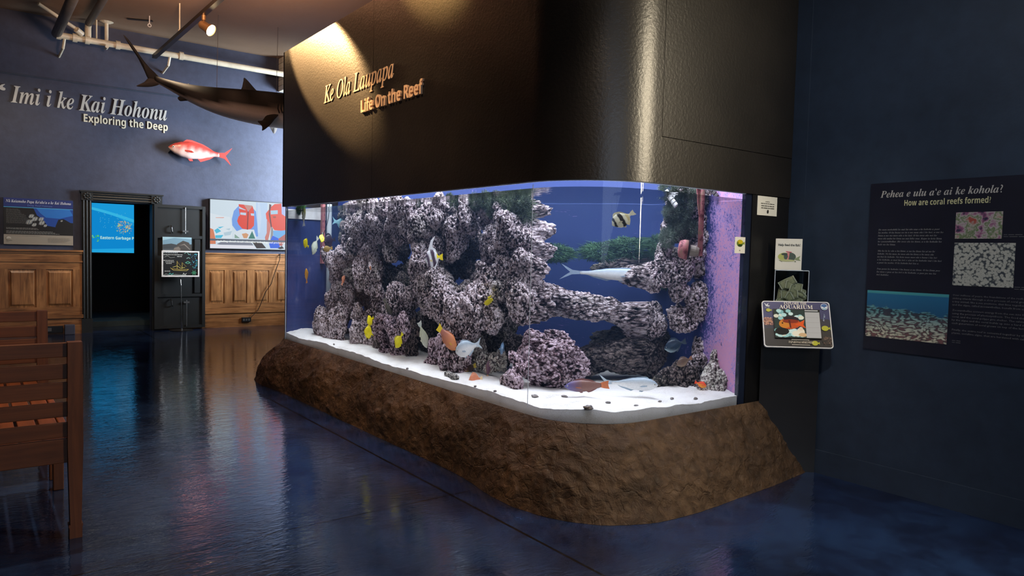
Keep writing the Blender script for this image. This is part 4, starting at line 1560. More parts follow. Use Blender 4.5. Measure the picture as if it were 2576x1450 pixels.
grid = []
ys = [YN + 0.012 + (YF - 0.004 - YN - 0.012) * (j / 170) ** 1.35 for j in range(171)]
for y in ys:
    x0 = xmin_at(y)
    grid.append([(x0 + (XR - 0.004 - x0) * (i / 70) ** 1.3, y, 0) for i in range(71)])
grid = [[(p[0], p[1], sand_z(p[0], p[1])) for p in r] for r in grid]
b = MB()
b.sheet(grid)
edge = [r[0] for r in reversed(grid)] + grid[0][1:]
b.sheet([edge, [(p[0], p[1], ZB) for p in edge]])
k = NT('white_coral_sand')
v = k.coords()
f = k.noise(v, 160, 3, 0.7)
g = k.noise(v, 4, 5, 0.6)
k.set(col=k.ramp(k.math('ADD', k.math('MULTIPLY', f, .5), k.math('MULTIPLY', g, .5)), [(0.33, (0.50, 0.48, 0.46)), (0.46, (0.78, 0.77, 0.75)), (0.6, (0.86, 0.86, 0.85))]), rough=0.9, spec=0.1)
k.set(normal=k.bump(f, 0.4, 0.006))
tag(b.build('sand_bed', k.m), 'white sand covering the aquarium floor', 'sand', kind='stuff')


# ------------------------------------------------------------------ reef rock
def reef(name, label, lumps, m, voxel=0.0075, amp=1.0, seed=0.0, freq=1.0, group='reef rocks in the aquarium'):
    bm = bmesh.new()
    for (c, r) in lumps:
        r3 = r if isinstance(r, tuple) else (r, r, r)
        mtx = Matrix.Translation(Vector(c)) @ Matrix.Diagonal((r3[0], r3[1], r3[2], 1))
        bmesh.ops.create_icosphere(bm, subdivisions=3, radius=1.0, matrix=mtx)
    me = bpy.data.meshes.new(name)
    bm.to_mesh(me)
    bm.free()
    # first roughen the lumps so that they knit into craggy shapes
    for v_ in me.vertices:
        p = v_.co
        n = noise.noise_vector(p * 5.0 + Vector((seed, 0, 0)))
        n2 = noise.noise_vector(p * 13.0 + Vector((0, seed, 3)))
        n3 = noise.noise_vector(p * 2.6 + Vector((3, 0, seed)))
        v_.co = p + n3 * 0.05 * amp + n * 0.085 * amp + n2 * 0.036 * amp
    o = bpy.data.objects.new(name, me)
    COL.objects.link(o)
    r_ = o.modifiers.new('knit', 'REMESH')
    r_.mode = 'VOXEL'
    r_.voxel_size = voxel
    bpy.context.view_layer.update()
    me2 = bpy.data.meshes.new_from_object(o.evaluated_get(bpy.context.evaluated_depsgraph_get()))
    o.modifiers.clear()
    o.data = me2
    me2.name = name
    bpy.data.meshes.remove(me)
    nvv = len(me2.vertices)
    cr = np.zeros(nvv, np.float32)
    out = np.zeros((nvv, 3), np.float32)
    for i, v_ in enumerate(me2.vertices):
        p = v_.co
        q = p * (20.0 * freq) + Vector((seed, 2, 0))
        w_ = noise.noise_vector(p * 9.0) * 0.8
        a = 1.0 - 2.2 * abs(noise.noise(q + w_))
        c_ = 1.0 - 2.2 * abs(noise.noise(p * (37.0 * freq) + w_ * 1.5 + Vector((7, seed, 1))))
        e_ = noise.noise(p * 6.0 + Vector((seed, seed, 9)))
        f_ = 0.26 * a + 0.62 * c_ + 0.30 * e_
        cr[i] = min(1.2, max(0.0, 0.28 + 0.68 * f_))
        d = amp * (0.013 * a + 0.019 * c_ + 0.020 * e_)
        out[i] = p + v_.normal * d
    me2.vertices.foreach_set('co', out.ravel())
    at = me2.attributes.new('crust', 'FLOAT', 'POINT')
    at.data.foreach_set('value', cr)
    me2.polygons.foreach_set('use_smooth', [True] * len(me2.polygons))
    me2.materials.clear()
    me2.materials.append(m)
    me2.update()
    tag(o, label, 'reef rock', group)
    return o


def LW(px, py, x=None, y=None, r=0.12):
    p = wat(px, py, x=x, y=y)
    return (tuple(p), r)


rnd = random.Random(21)


def inh(px, py, holes):
    return any(((px - hx0) / (hw + 9)) ** 2 + ((py - hy0) / (hh + 9)) ** 2 < 1 for hx0, hy0, hw, hh in holes)


HOLES = [(952, 622, 20, 26), (868, 705, 32, 20), (1018, 640, 22, 42), (1170, 668, 34, 46), (1188, 606, 22, 20), (1235, 668, 26, 22), (1280, 850, 36, 66), (1058, 850, 30, 70), (975, 700, 16, 50), (905, 770, 24, 30), (940, 870, 22, 40), (1010, 690, 14, 40), (1225, 580, 22, 16), (1125, 760, 14, 22), (870, 840, 18, 40)]


def fill(x0, x1, y0, y1, step, xd, r0, r1, skip=None):
    out = []
    j = 0
    py = y0
    while py <= y1:
        px = x0 + (step / 2 if j % 2 else 0)
        while px <= x1:
            qx, qy = px + rnd.uniform(-9, 9), py + rnd.uniform(-8, 8)
            if not inh(qx, qy, HOLES) and not (skip and skip(qx, qy)):
                d = xd + rnd.uniform(-0.13, 0.14) - 0.16 * (qy - 500) / 400
                r_ = rnd.uniform(r0, r1)
                out.append(LW(qx, qy, x=d, r=(r_ * rnd.uniform(.8, 1.3), r_ * rnd.uniform(.75, 1.25), r_ * rnd.uniform(.75, 1.35))))
            px += step
        py += step * 0.8
        j += 1
    return out


# left tower with its ledge
left = lambda x, y: (y < 640 and x < 886 - (y - 520) * 0.1) or (y > 690 and x < 832)
reef('reef_rock', 'tall left tower of pink crusted reef rock with a ledge toward the end wall', fill(822, 940, 515, 850, 27, 3.72, 0.07, 0.115, left) + [LW(838, 662, x=3.72, r=.11), LW(858, 655, x=3.66, r=.10), LW(842, 690, x=3.75, r=.09), LW(848, 735, x=3.75, r=.10), LW(850, 790, x=3.72, r=.12)], M['reef'], seed=1.0)
reef('reef_rock', 'low rounded reef boulder at the left foot of the tower, by the end wall', [LW(812, 800, x=3.52, r=.13), LW(838, 795, x=3.5, r=.12), LW(805, 825, x=3.5, r=.11), LW(830, 838, x=3.5, r=.13), LW(858, 815, x=3.52, r=.10), LW(855, 848, x=3.5, r=.09), LW(808, 850, x=3.52, r=.12)], M['reef'], seed=2.0)
# middle wall
reef('reef_rock', 'broad middle wall of pale pink crusted reef rock full of dark holes', fill(940, 1100, 522, 800, 29, 3.70, 0.07, 0.115), M['reef'], seed=3.0)
reef('reef_rock', 'right part of the reef wall reaching up to the green algae', fill(1105, 1335, 530, 812, 31, 3.74, 0.07, 0.115), M['reef'], seed=4.0)
# boulders along the foot of the wall
reef('reef_rock', 'bulging pink boulder above the yellow fish near the sand', [LW(980, 812, x=3.42, r=.11), LW(1010, 822, x=3.40, r=.11), LW(995, 845, x=3.42, r=.11), LW(965, 838, x=3.44, r=.09), LW(1000, 875, x=3.46, r=.10), LW(1005, 908, x=3.46, r=.10), LW(975, 890, x=3.5, r=.09)], M['reef_purple'], seed=5.0)
reef('reef_rock', 'slender reef stump rising from the sand behind two yellow fish', [LW(905, 800, x=3.6, r=.09), LW(915, 830, x=3.55, r=.10), LW(905, 862, x=3.5, r=.10), LW(898, 885, x=3.48, r=.09), LW(930, 870, x=3.55, r=.10), LW(935, 815, x=3.6, r=.09)], M['reef'], seed=6.0)
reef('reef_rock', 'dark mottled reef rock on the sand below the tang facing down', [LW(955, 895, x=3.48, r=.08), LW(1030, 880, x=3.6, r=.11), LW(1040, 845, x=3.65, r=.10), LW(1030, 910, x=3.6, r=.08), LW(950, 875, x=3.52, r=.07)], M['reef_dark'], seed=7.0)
reef('reef_rock', 'wide overhanging reef outcrop at the middle of the long pane', [LW(1090, 700, x=3.50, r=.12), LW(1120, 735, x=3.48, r=.11), LW(1075, 745, x=3.48, r=.12), LW(1060, 715, x=3.5, r=.11), LW(1100, 775, x=3.48, r=.10), LW(1150, 770, x=3.46, r=.11), LW(1190, 760, x=3.46, r=.12), LW(1205, 795, x=3.44, r=.11), LW(1165, 810, x=3.44, r=.11), LW(1130, 815, x=3.46, r=.10), LW(1190, 830, x=3.46, r=.10), LW(1215, 740, x=3.5, r=.1)], M['reef'], seed=8.0)
reef('reef_rock', 'stout purple reef pillar standing on the sand in the middle', [LW(1120, 862, x=3.40, r=.10), LW(1145, 880, x=3.36, r=.10), LW(1130, 905, x=3.36, r=.09), LW(1160, 905, x=3.34, r=.08), LW(1145, 925, x=3.34, r=.08), LW(1100, 880, x=3.46, r=.08), LW(1100, 910, x=3.48, r=.08), LW(1165, 925, x=3.36, r=.06)], M['reef_purple'], seed=9.0)
reef('reef_rock', 'small dark purple reef pillar standing alone near the pane joint', [LW(1290, 895, x=3.34, r=.045), LW(1300, 905, x=3.34, r=.05), LW(1298, 925, x=3.32, r=.05), LW(1285, 945, x=3.30, r=.055), LW(1270, 962, x=3.28, r=.05), LW(1300, 962, x=3.30, r=.05), LW(1320, 935, x=3.34, r=.05), LW(1295, 978, x=3.28, r=.045), LW(1265, 975, x=3.27, r=.04)], M['reef_purple'], voxel=0.009, amp=0.6, seed=10.0, freq=1.5)
reef('reef_rock', 'low crusted rubble heap on the sand left of the lone pillar', [LW(1215, 905, x=3.62, r=.07), LW(1240, 910, x=3.6, r=.07), LW(1200, 915, x=3.6, r=.06), LW(1262, 905, x=3.6, r=.06), LW(1228, 925, x=3.55, r=.05), LW(1258, 890, x=3.65, r=.05), LW(1215, 870, x=3.7, r=.09), LW(1205, 885, x=3.66, r=.07)], M['reef_pale'], voxel=0.011, amp=0.8, seed=11.0, freq=1.3)
# inner rock behind the openings, its colour darkened for the cave shade
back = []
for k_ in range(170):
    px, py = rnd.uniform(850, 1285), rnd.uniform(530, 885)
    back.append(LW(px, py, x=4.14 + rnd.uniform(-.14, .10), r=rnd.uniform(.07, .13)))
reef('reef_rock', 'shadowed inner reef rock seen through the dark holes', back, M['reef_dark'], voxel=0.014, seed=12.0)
# near end of the reef, seen through the bent corner
reef('reef_rock', 'rounded purple reef mound behind the left part of the bent corner', [((3.50, 4.06, .76), .085), ((3.58, 4.02, .88), .085), ((3.55, 4.12, .97), .075), ((3.66, 4.06, .80), .09), ((3.50, 4.16, .86), .07), ((3.60, 4.10, .70), .09), ((3.68, 4.10, .93), .075)], M['reef_purple'], voxel=0.008, amp=0.8, seed=13.0, freq=1.5)
reef('reef_rock', 'broad stepped reef shelf seen stretched through the bent corner', [((3.92, 4.47, 1.28), (.11, .11, .06)), ((4.02, 4.42, 1.24), (.12, .12, .06)), ((4.12, 4.36, 1.17), (.12, .12, .065)), ((4.22, 4.28, 1.10), (.12, .11, .07)), ((4.30, 4.20, 1.02), (.10, .10, .07)), ((4.08, 4.50, 1.20), (.12, .11, .05)), ((4.25, 4.42, 1.12), (.13, .13, .06)), ((4.38, 4.34, 1.05), (.11, .11, .07)), ((4.42, 4.50, 1.12), (.14, .11, .09))], M['reef'], voxel=0.007, amp=0.75, seed=14.0, freq=1.5)
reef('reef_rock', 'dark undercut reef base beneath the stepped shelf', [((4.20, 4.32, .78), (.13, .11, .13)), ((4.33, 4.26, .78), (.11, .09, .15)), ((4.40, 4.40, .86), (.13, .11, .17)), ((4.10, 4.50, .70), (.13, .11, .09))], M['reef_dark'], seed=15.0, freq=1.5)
reef('reef_rock', 'small reef ledge under bright green algae on the side wall behind the bent corner', [((4.52, 4.50, 1.56), .07), ((4.52, 4.38, 1.60), .07), ((4.50, 4.26, 1.44), .07), ((4.48, 4.58, 1.50), .07)], M['reef_dark'], seed=20.0)
reef('reef_rock', 'upright reef column against the pink tank wall at the right', [LW(1770, 500, y=3.98, r=.11), LW(1760, 545, y=3.98, r=.10), LW(1775, 590, y=3.98, r=.10), LW(1755, 640, y=3.96, r=.09), LW(1775, 680, y=3.95, r=.09), LW(1780, 735, y=3.95, r=.10), LW(1760, 775, y=3.92, r=.10), LW(1785, 820, y=3.92, r=.10), LW(1775, 870, y=3.92, r=.10), LW(1765, 915, y=3.9, r=.11), LW(1700, 520, y=4.05, r=.11), LW(1725, 560, y=4.05, r=.10), LW(1700, 590, y=4.1, r=.08)], M['reef'], seed=16.0)
reef('reef_rock', 'jutting reef arm below the round pump, left of the column', [LW(1650, 690, y=4.0, r=.08), LW(1690, 680, y=3.98, r=.09), LW(1720, 670, y=3.96, r=.08), LW(1665, 650, y=4.05, r=.08), LW(1630, 705, y=4.05, r=.07), LW(1700, 730, y=4.0, r=.07), LW(1720, 800, y=3.96, r=.09), LW(1740, 815, y=3.94, r=.08), LW(1745, 740, y=3.96, r=.08)], M['reef'], seed=17.0)
reef('reef_rock', 'pale knobbly coral rubble piled in the right corner on the sand', [LW(1800, 940, y=3.62, r=0.078), LW(1790, 965, y=3.6, r=0.091), LW(1815, 965, y=3.55, r=0.078), LW(1835, 975, y=3.5, r=0.065), LW(1810, 915, y=3.66, r=0.065), LW(1830, 945, y=3.55, r=0.058), LW(1770, 985, y=3.58, r=0.065), LW(1845, 990, y=3.45, r=0.065), LW(1805, 990, y=3.5, r=0.065), LW(1800, 900, y=3.68, r=0.046)], M['reef_pale'], voxel=0.009, amp=0.6, seed=18.0, freq=1.5)
reef('reef_rock', 'grey crusted rubble at the foot of the column behind the large silver fish', [LW(1680, 945, y=3.85, r=.07), LW(1705, 935, y=3.85, r=.08), LW(1735, 950, y=3.8, r=.07), LW(1660, 965, y=3.85, r=.05), LW(1720, 970, y=3.75, r=.05), LW(1750, 975, y=3.7, r=.05)], M['reef_dark'], voxel=0.011, amp=0.7, seed=19.0, freq=1.4)

# bits of rubble lying on the sand
for (px, py, d, r) in ((1480, 1034, None, .028), (1660, 1012, None, .014), (1690, 1005, None, .014), (960, 880, None, .013), (1025, 940, None, .016), (1195, 985, None, .014), (1345, 1000, None, .020), (1420, 1000, None, .016), (840, 868, None, .016), (1245, 998, None, .014), (1530, 1015, None, .014), (1600, 1022, None, .012), (1750, 1005, None, .016)):
    p = wat(px, py, x=3.4) if px < 1340 else wat(px, py, y=3.7)
    r0 = ray(px, py)
    lo_, hi_ = 0.03, 1.4
    for it in range(40):
        mid_ = (lo_ + hi_) / 2
        p = wat(px, py, x=XL + mid_) if px < 1340 else wat(px, py, y=YN + mid_)
        if p[2] > sand_z(p[0], p[1]):
            lo_ = mid_
        else:
            hi_ = mid_
    bm = bmesh.new()
    bmesh.ops.create_icosphere(bm, subdivisions=3, radius=r)
    for v_ in bm.verts:
        v_.co = v_.co * (1 + 0.45 * noise.noise(v_.co * 60 + Vector((px, 0, 0))))
        v_.co.z *= 0.6
        v_.co.x *= 1.25
        v_.co += Vector((p[0], p[1], sand_z(p[0], p[1]) + r * .35))
    b = MB()
    b.bm(bm)
    tag(b.build('rubble_piece', mat('grey_rubble', (0.20, 0.18, 0.175), 0.8, var=.6, vscale=60, bump=.6, bscale=120), smooth=True), 'small grey piece of rubble lying on the white sand', 'rubble', 'rubble on the sand')

# green algae tufts
def algae(label, spots, hlen, n, cols):
    b = MB()
    rr = random.Random(len(spots) * 13)
    k2 = NT('green_algae')
    v2 = k2.coords()
    k2.set(col=k2.ramp(k2.noise(v2, 9, 3), [(0.35, cols[0]), (0.65, cols[1])]), rough=0.7, spec=0.2)
    for k_ in range(n):
        c_, r_ = rr.choice(spots)
        d = Vector((rr.gauss(0, 1), rr.gauss(0, 1), rr.gauss(0.2, 1)))
        d.normalize()
        lump_ = 1 + .35 * noise.noise(Vector(c_) * 9 + d * 2.2)
        p = Vector(c_) + d * r_ * lump_ * rr.uniform(.55, 1.0)
        side = d.cross(Vector((rr.gauss(0, 1), rr.gauss(0, 1), rr.gauss(0, 1)))).normalized()
        l_ = hlen * rr.uniform(.5, 1.2)
        w_ = 0.0011 * rr.uniform(.7, 1.5)
        q = p + d * l_ * .6 + side * l_ * rr.uniform(-.5, .5)
        e = q + d * l_ * .1 + Vector((rr.gauss(0, .4), rr.gauss(0, .4), rr.gauss(-.2, .4))) * l_
        s2 = side.cross(d).normalized() * w_
        b.add([p - s2, p + s2, q + s2, q - s2, e], [(0, 1, 2, 3), (3, 2, 4)])
    return tag(b.build('algae_mat', k2.m, fixn=False), label, 'algae', kind='stuff')


algae('bushy green algae on the top of the reef wall', [(tuple(wat(px, py, x=3.68)), .07) for px, py in ((1100, 518), (1130, 510), (1160, 515), (1195, 510), (1220, 505), (1250, 505), (1275, 512), (1300, 505), (1320, 515), (1240, 528), (1290, 530), (1060, 522), (1010, 520), (1320, 545), (1270, 545))], .026, 42000, ((0.035, 0.050, 0.032), (0.12, 0.16, 0.09)))
algae('green algae hanging on the upper reef column near the right pane', [(tuple(wat(px, py, y=3.92)), .075) for px, py in ((1700, 505), (1725, 520), (1745, 500), (1780, 500), (1800, 520), (1690, 535), (1715, 550), (1735, 575), (1700, 575), (1680, 600), (1790, 545), (1680, 480), (1710, 480), (1770, 480))], .024, 42000, ((0.050, 0.070, 0.060), (0.17, 0.22, 0.17)))
algae('bright green algae on the shelf behind the bent corner', [(c_, .07) for c_ in ((4.35, 4.45, 1.66), (4.45, 4.4, 1.60), (4.28, 4.5, 1.62), (4.5, 4.5, 1.70), (4.42, 4.25, 1.42), (4.15, 4.6, 1.60))], .03, 18000, ((0.030, 0.070, 0.040), (0.09, 0.20, 0.10)))
algae('small green algae tuft hanging at the water line by the end wall', [(tuple(wat(760, 518, x=3.35)), .05), (tuple(wat(752, 528, x=3.35)), .04)], .04, 4000, ((0.020, 0.08, 0.02), (0.07, 0.20, 0.06)))

# ------------------------------------------------------------------ pump, pipes and cable in the water
pp0, pp1 = wat(1766, 470, y=3.55), wat(1762, 645, y=3.55)
xx, yy = (pp0[0] + pp1[0]) / 2, 3.55
k = NT('pink_coralline_pipe')
v = k.coords()
k.set(col=k.ramp(k.noise(v, 14, 5, .65), [(0.38, (0.15, 0.03, 0.04)), (0.5, (0.46, 0.15, 0.17)), (0.64, (0.30, 0.19, 0.13))]), rough=0.7)
M['pinkpipe'] = k.m
t = thing('circulation_pump', 'round pink pump on a hanging red crusted pipe in the right end of the tank', 'pump', (xx, yy, ZT))
MB().tube([(xx, yy, ZT + .2), (xx, yy, pp1[2])], .024, 14).build('drop_pipe', M['pinkpipe'], t, smooth=True)
MB().prism([(-.075, ZT + .1), (-.02, ZT + .1), (-.02, ZT - .20), (-.045, ZT - .10)], (xx, yy - .006, 0), X_, Z_, Y_, .012).build('hanger_plate', M['pinkpipe'], t)
pcn = wat(1730, 628, y=3.55)
ax = np.array([.80, -.52, -.12])
ax /= np.linalg.norm(ax)
pc = np.array([pcn[0], 3.60, pcn[2]])
MB().tube([pc - ax * .055, pc - ax * .045, pc - ax * .01, pc + ax * .03], [.035, .060, .070, .072], 24).build('pump_cover', M['pinkpipe'], t, smooth=True)
MB().tube([pc + ax * .03, pc + ax * .045], [.074, .066], 24).build('pump_ring', M['plastic_black'], t)
MB().tube([pc + ax * .045, pc + ax * .10, pc + ax * .13], [.042, .042, .030], 18).build('pump_nozzle', mat('grey_brown_nozzle', (0.22, 0.18, 0.15), 0.5), t)

c0 = wat(822, 560, x=4.17)
t = thing('overflow_pipe', 'pale standpipe in front of the tank end wall beside the left tower', 'pipe', (c0[0], c0[1], ZB))
MB().tube([(4.20, YF - .10, ZB + .05), (4.20, YF - .10, ZT + .05)], .05, 16).build('standpipe', mat('pale_blue_grey_pipe', (0.42, 0.48, 0.52), 0.4), t, smooth=True)
MB().box((4.05, YF - .06, ZB + .9), (4.13, YF - .002, ZT + .05)).build('crusted_slat', M['pinkpipe'], t)
cp = [wat(px, py, x=4.0) for px, py in ((828, 500), (829, 525), (826, 550), (820, 575), (812, 592), (806, 606))]
tag(MB().tube(cp, .006, 6).build('cable', M['plastic_black']), 'black cable hanging in the water beside the pale standpipe', 'cable')
for px, py, y_, lab in ((1800, 490, 3.72, 'dark ribbed pipe end with white rim at the top right of the tank'), (1697, 513, 3.75, 'small white pipe end in the green algae left of the pink pipe')):
    p = wat(px, py, y=y_)
    b = MB()
    dd = np.array((.35, -.5, -.65))
    for s_ in range(5):
        q = p - dd * .035 * (4 - s_)
        b.tube([q, q + dd * .025], .022, 12)
    tag(b.build('pipe_end', mat('dark_ribbed_pipe', (0.10, 0.09, 0.09), 0.5) if px == 1800 else M['white_plastic']), lab, 'pipe')

# ================================================================== FISH IN THE TANK
YEL = hx('#f2e20a')
SIL, SILD = hx('#d7e4ee'), hx('#8aa6c4')


def solid(c, var=0.15):
    return lambda u, v: mix3(c, tuple(q * 0.7 for q in c), 0.5 * var + var * v)


def silver(u, v):
    c = mix3(hx('#f6f8f8'), hx('#a4b6c4'), (v - 0.05) * 1.5)
    if .05 < v < .25:
        c = mix3(c, hx('#7f93b0'), .35)
    return c


def banded(u, v):
    s = u + v * .10
    c = hx('#e9e8ea')
    if .10 < s < .27:
        c = hx('#54465a')
    elif .44 < s < .68:
        c = hx('#4c3c4a')
    if u > .80 and v > -.2:
        c = hx('#f0dc20')
    return c


def bfly(u, v):
    s = u - v * .05
    c = hx('#ebe6c8')
    if .10 < s < .20 or .42 < s < .60:
        c = hx('#1c1a18')
    elif .75 < s < .88:
        c = hx('#d8c890')
    return c


def two(c1, c2, a, b2):
    return lambda u, v: mix3(c1, c2, (u - a) / (b2 - a))


TG = 'yellow fish in the aquarium'
fishes = [
    # label, px, py, plane, length, height ratio, thickness, colour, profile, tail, tail colour, fin colour, angle, turn, group, extra
    ('bright yellow deep-bodied fish swimming left above another over the sand', 932, 806, ('x', 3.30), .15, .62, .12, solid(YEL), 'deep', 'fan', YEL, YEL, 205, 30, TG, {}),
    ('bright yellow deep-bodied fish lower of the pair near the front of the sand', 929, 838, ('x', 3.25), .175, .66, .12, solid(YEL), 'deep', 'fan', YEL, YEL, 168, 0, TG, {}),
    ('yellow fish tilted nose down before the dark rock foot', 1004, 856, ('x', 3.24), .18, .56, .12, solid(hx('#d8cc12')), 'deep', 'fan', hx('#d8cc12'), hx('#c8bc12'), 232, 10, TG, {}),
    ('thin yellow fish seen end-on before the right part of the reef wall', 1229, 757, ('x', 3.30), .17, .50, .14, solid(YEL), 'deep', 'fan', YEL, YEL, -72, 62, TG, {}),
    ('small bright yellow fish in open blue water by the left end of the pane', 770, 614, ('x', 3.30), .165, .60, .12, solid(YEL), 'deep', 'fan', YEL, YEL, 150, 25, TG, {}),
    ('dull yellow fish behind the brighter one in the blue water at left', 763, 597, ('x', 3.7), .15, .56, .12, solid(hx('#8f9a3a')), 'deep', 'fan', hx('#8f9a3a'), hx('#8f9a3a'), 110, 40, TG, {}),
    ('yellow fish with dark edge just above the grey white fish by the standpipe', 810, 597, ('x', 3.42), .16, .60, .12, solid(hx('#e4e020')), 'deep', 'fan', hx('#1c2410'), hx('#e4e020'), 250, 40, TG, {}),
    ('grey white fish slanting nose down in the blue water left of the tower', 793, 618, ('x', 3.30), .26, .42, .14, solid(hx('#b9c0ae')), 'deep', 'fan', hx('#c9d0cc'), hx('#b0b6a0'), 238, 20, None, {}),
    ('dark purple round fish beside the standpipe', 830, 606, ('x', 3.6), .24, .62, .14, solid(hx('#2c2136')), 'deep', 'fan', hx('#1a1622'), hx('#241c30'), 190, 15, None, {}),
    ('brown yellow fish just under the dark purple fish', 825, 626, ('x', 3.55), .20, .34, .14, solid(hx('#a08240')), 'fusi', 'fan', hx('#b89240'), hx('#a88a3c'), 186, 10, None, {}),
    ('slender yellow white fish hanging nose up at the top left of the tank', 764, 545, ('x', 3.45), .27, .30, .14, two(hx('#9a9a48'), hx('#d8dcd0'), .3, .8), 'fusi', 'fan', hx('#d0d8dc'), hx('#a8a858'), 97, 25, None, {}),
    ('pale blue fish fading into the water behind the slender hanging fish', 772, 563, ('x', 3.95), .22, .5, .14, solid(hx('#5f86a8')), 'deep', 'fan', hx('#5f86a8'), hx('#5f86a8'), 0, 20, None, {}),
    ('pale turquoise fish with forked tail swimming right before the pink wall', 858, 561, ('x', 4.15), .34, .42, .16, solid(hx('#86b9c6')), 'fusi', 'fork', hx('#86b9c6'), hx('#7fb0c0'), -8, 0, None, {}),
    ('orange fish drifting upright in the blue water at the far left', 771, 695, ('x', 3.35), .20, .36, .16, solid(hx('#e8a32a')), 'fusi', 'fan', hx('#d8871e'), hx('#e0962a'), 100, 25, None, {}),
    ('small salmon fish in the dark hole beside the left ledge', 863, 706, ('x', 3.50), .13, .44, .2, solid(hx('#d98a66')), 'fusi', 'fan', hx('#e09a76'), hx('#d98a66'), 62, 20, None, {}),
    ('tiny salmon fish in front of the reef tower, right of the ledge', 932, 683, ('x', 3.45), .12, .34, .18, solid(hx('#d9926e')), 'fusi', 'fan', hx('#e0a080'), hx('#d9926e'), 100, 20, None, {}),
    ('black and white banded fish with yellow tail and long streamer fin', 1092, 650, ('x', 3.30), .26, .62, .12, banded, 'deep', 'fan', hx('#f2d81a'), hx('#e8e8ea'), 186, 15, None, {'banner': True}),
    ('dim grey brown fish before the shadowed middle of the reef wall', 975, 772, ('x', 3.34), .20, .36, .16, solid(hx('#5a564c')), 'fusi', 'fan', hx('#6a6658'), hx('#6a6244'), -52, 0, None, {}),
    ('pale cream fish pointing nose down before the dark crevice', 1064, 842, ('x', 3.30), .27, .34, .14, two(hx('#d8dcc8'), hx('#c9cdb0'), .2, .8), 'fusi', 'fan', hx('#cfd6cc'), hx('#d4d4b4'), -62, 10, None, {}),
    ('large orange brown fish with small yellow tail slanting down', 1124, 850, ('x', 3.20), .30, .40, .16, two(hx('#dc8c58'), hx('#a86a58'), .25, .85), 'slim', 'fan', hx('#f0d030'), hx('#c87a50'), -38, 0, None, {'fins': .6}),
    ('silver fish with forked tail above the purple pillar, facing left', 1178, 875, ('x', 3.16), .30, .43, .15, silver, 'fusi', 'fork', hx('#c9d8e4'), hx('#b4c6d6'), 196, 0, None, {}),
    ('blue grey fish seen head-on before the large dark cave', 1262, 876, ('x', 3.50), .26, .36, .15, solid(hx('#6f92b8')), 'fusi', 'fan', hx('#7fa2c8'), hx('#6f92b8'), 170, 78, None, {}),
    ('brown wrasse-shaped fish with yellow tail low over the sand', 1181, 928, ('x', 3.42), .19, .36, .18, two(hx('#96604a'), hx('#4a3a34'), .1, .6), 'slim', 'fan', hx('#c0a838'), hx('#5a4438'), 200, 10, None, {'bend': -.12}),
    ('small purple brown fish upright over the sand by the rubble heap', 1228, 930, ('x', 3.5), .16, .30, .16, solid(hx('#6a4c5c')), 'slim', 'fan', hx('#a8885c'), hx('#8a6c5c'), 78, 20, None, {}),
    ('round salmon fish with pale yellow tail over the white sand', 1197, 955, ('x', 3.22), .165, .58, .2, solid(hx('#dd8a68')), 'deep', 'fan', hx('#f0d8a8'), hx('#e09a78'), 190, 5, None, {}),
    # right end
    ('black and cream banded fish tilted in the blue water at the bent corner', 1569, 550, ('y', 3.50), .17, .58, .12, bfly, 'deep', 'fan', hx('#e9e2c0'), hx('#e4dcb0'), 218, 20, None, {'corner': True}),
    ('long pale silver fish in the deep water behind the bent corner', 1530, 690, ('y', 4.15), .40, .24, .16, silver, 'fusi', 'fork', hx('#9fb4cc'), hx('#9fb4cc'), -3, 0, None, {'corner': True}),
    ('large bright silver fish with forked tail low over the sand at right', 1590, 966, ('y', 3.62), .36, .26, .16, silver, 'fusi', 'fork', hx('#b8cad8'), hx('#a8bccc'), -3, 0, None, {'corner': True}),
    ('purple and brown fish behind the tail of the bright silver fish', 1478, 971, ('y', 3.66), .26, .32, .16, two(hx('#66609a'), hx('#8a6258'), .1, .5), 'slim', 'fan', hx('#d0784a'), hx('#8a5a58'), 186, 0, None, {'corner': True}),
    ('dark blue grey fish with pale chin in the shade of the right column', 1700, 868, ('y', 3.80), .21, .48, .16, lambda u, v: mix3(hx('#26384c'), hx('#a8c4cc'), (-.2 - v) * 1.2 + (.22 - u) * 1.5), 'deep', 'fan', hx('#2c3c4c'), hx('#243444'), 196, 10, None, {}),
    ('brown fish with pale belly below the dark blue grey fish', 1722, 909, ('y', 3.76), .16, .44, .16, lambda u, v: mix3(hx('#6a5448'), hx('#a8927a'), -v), 'deep', 'fan', hx('#9a6a50'), hx('#6a5a58'), 200, 15, None, {}),
    ('small bright orange red fish in front of the pale rubble', 1762, 967, ('y', 3.55), .12, .38, .18, lambda u, v: mix3(hx('#f0a030'), hx('#e8402a'), v + .4), 'fusi', 'fan', hx('#e8502a'), hx('#e8502a'), -18, 0, None, {}),
    ('violet fish against the pink tank wall at the right edge', 1823, 862, ('y', 3.60), .15, .40, .16, solid(hx('#6a5a9a')), 'fusi', 'fan', hx('#7a6aa8'), hx('#5a4a88'), 200, 60, None, {}),
]
for (lab, px, py, pl, L_, hr, tr_, cf, prof, tail, tc, fc, ang, turn, grp, ex) in fishes:
    ex = dict(ex)
    corner = ex.pop('corner', False)
    o = make_fish('reef_fish', lab, 'fish', L_, hr, tr_, cf, prof, tail, tc, fc, group=grp or 'fish in the aquarium', **ex)
    p = wat(px, py, **{pl[0]: pl[1]})
    pose(o, tuple(p), ang, turn, (0.8, -0.6, 0) if not corner else (0.72, -0.69, 0))

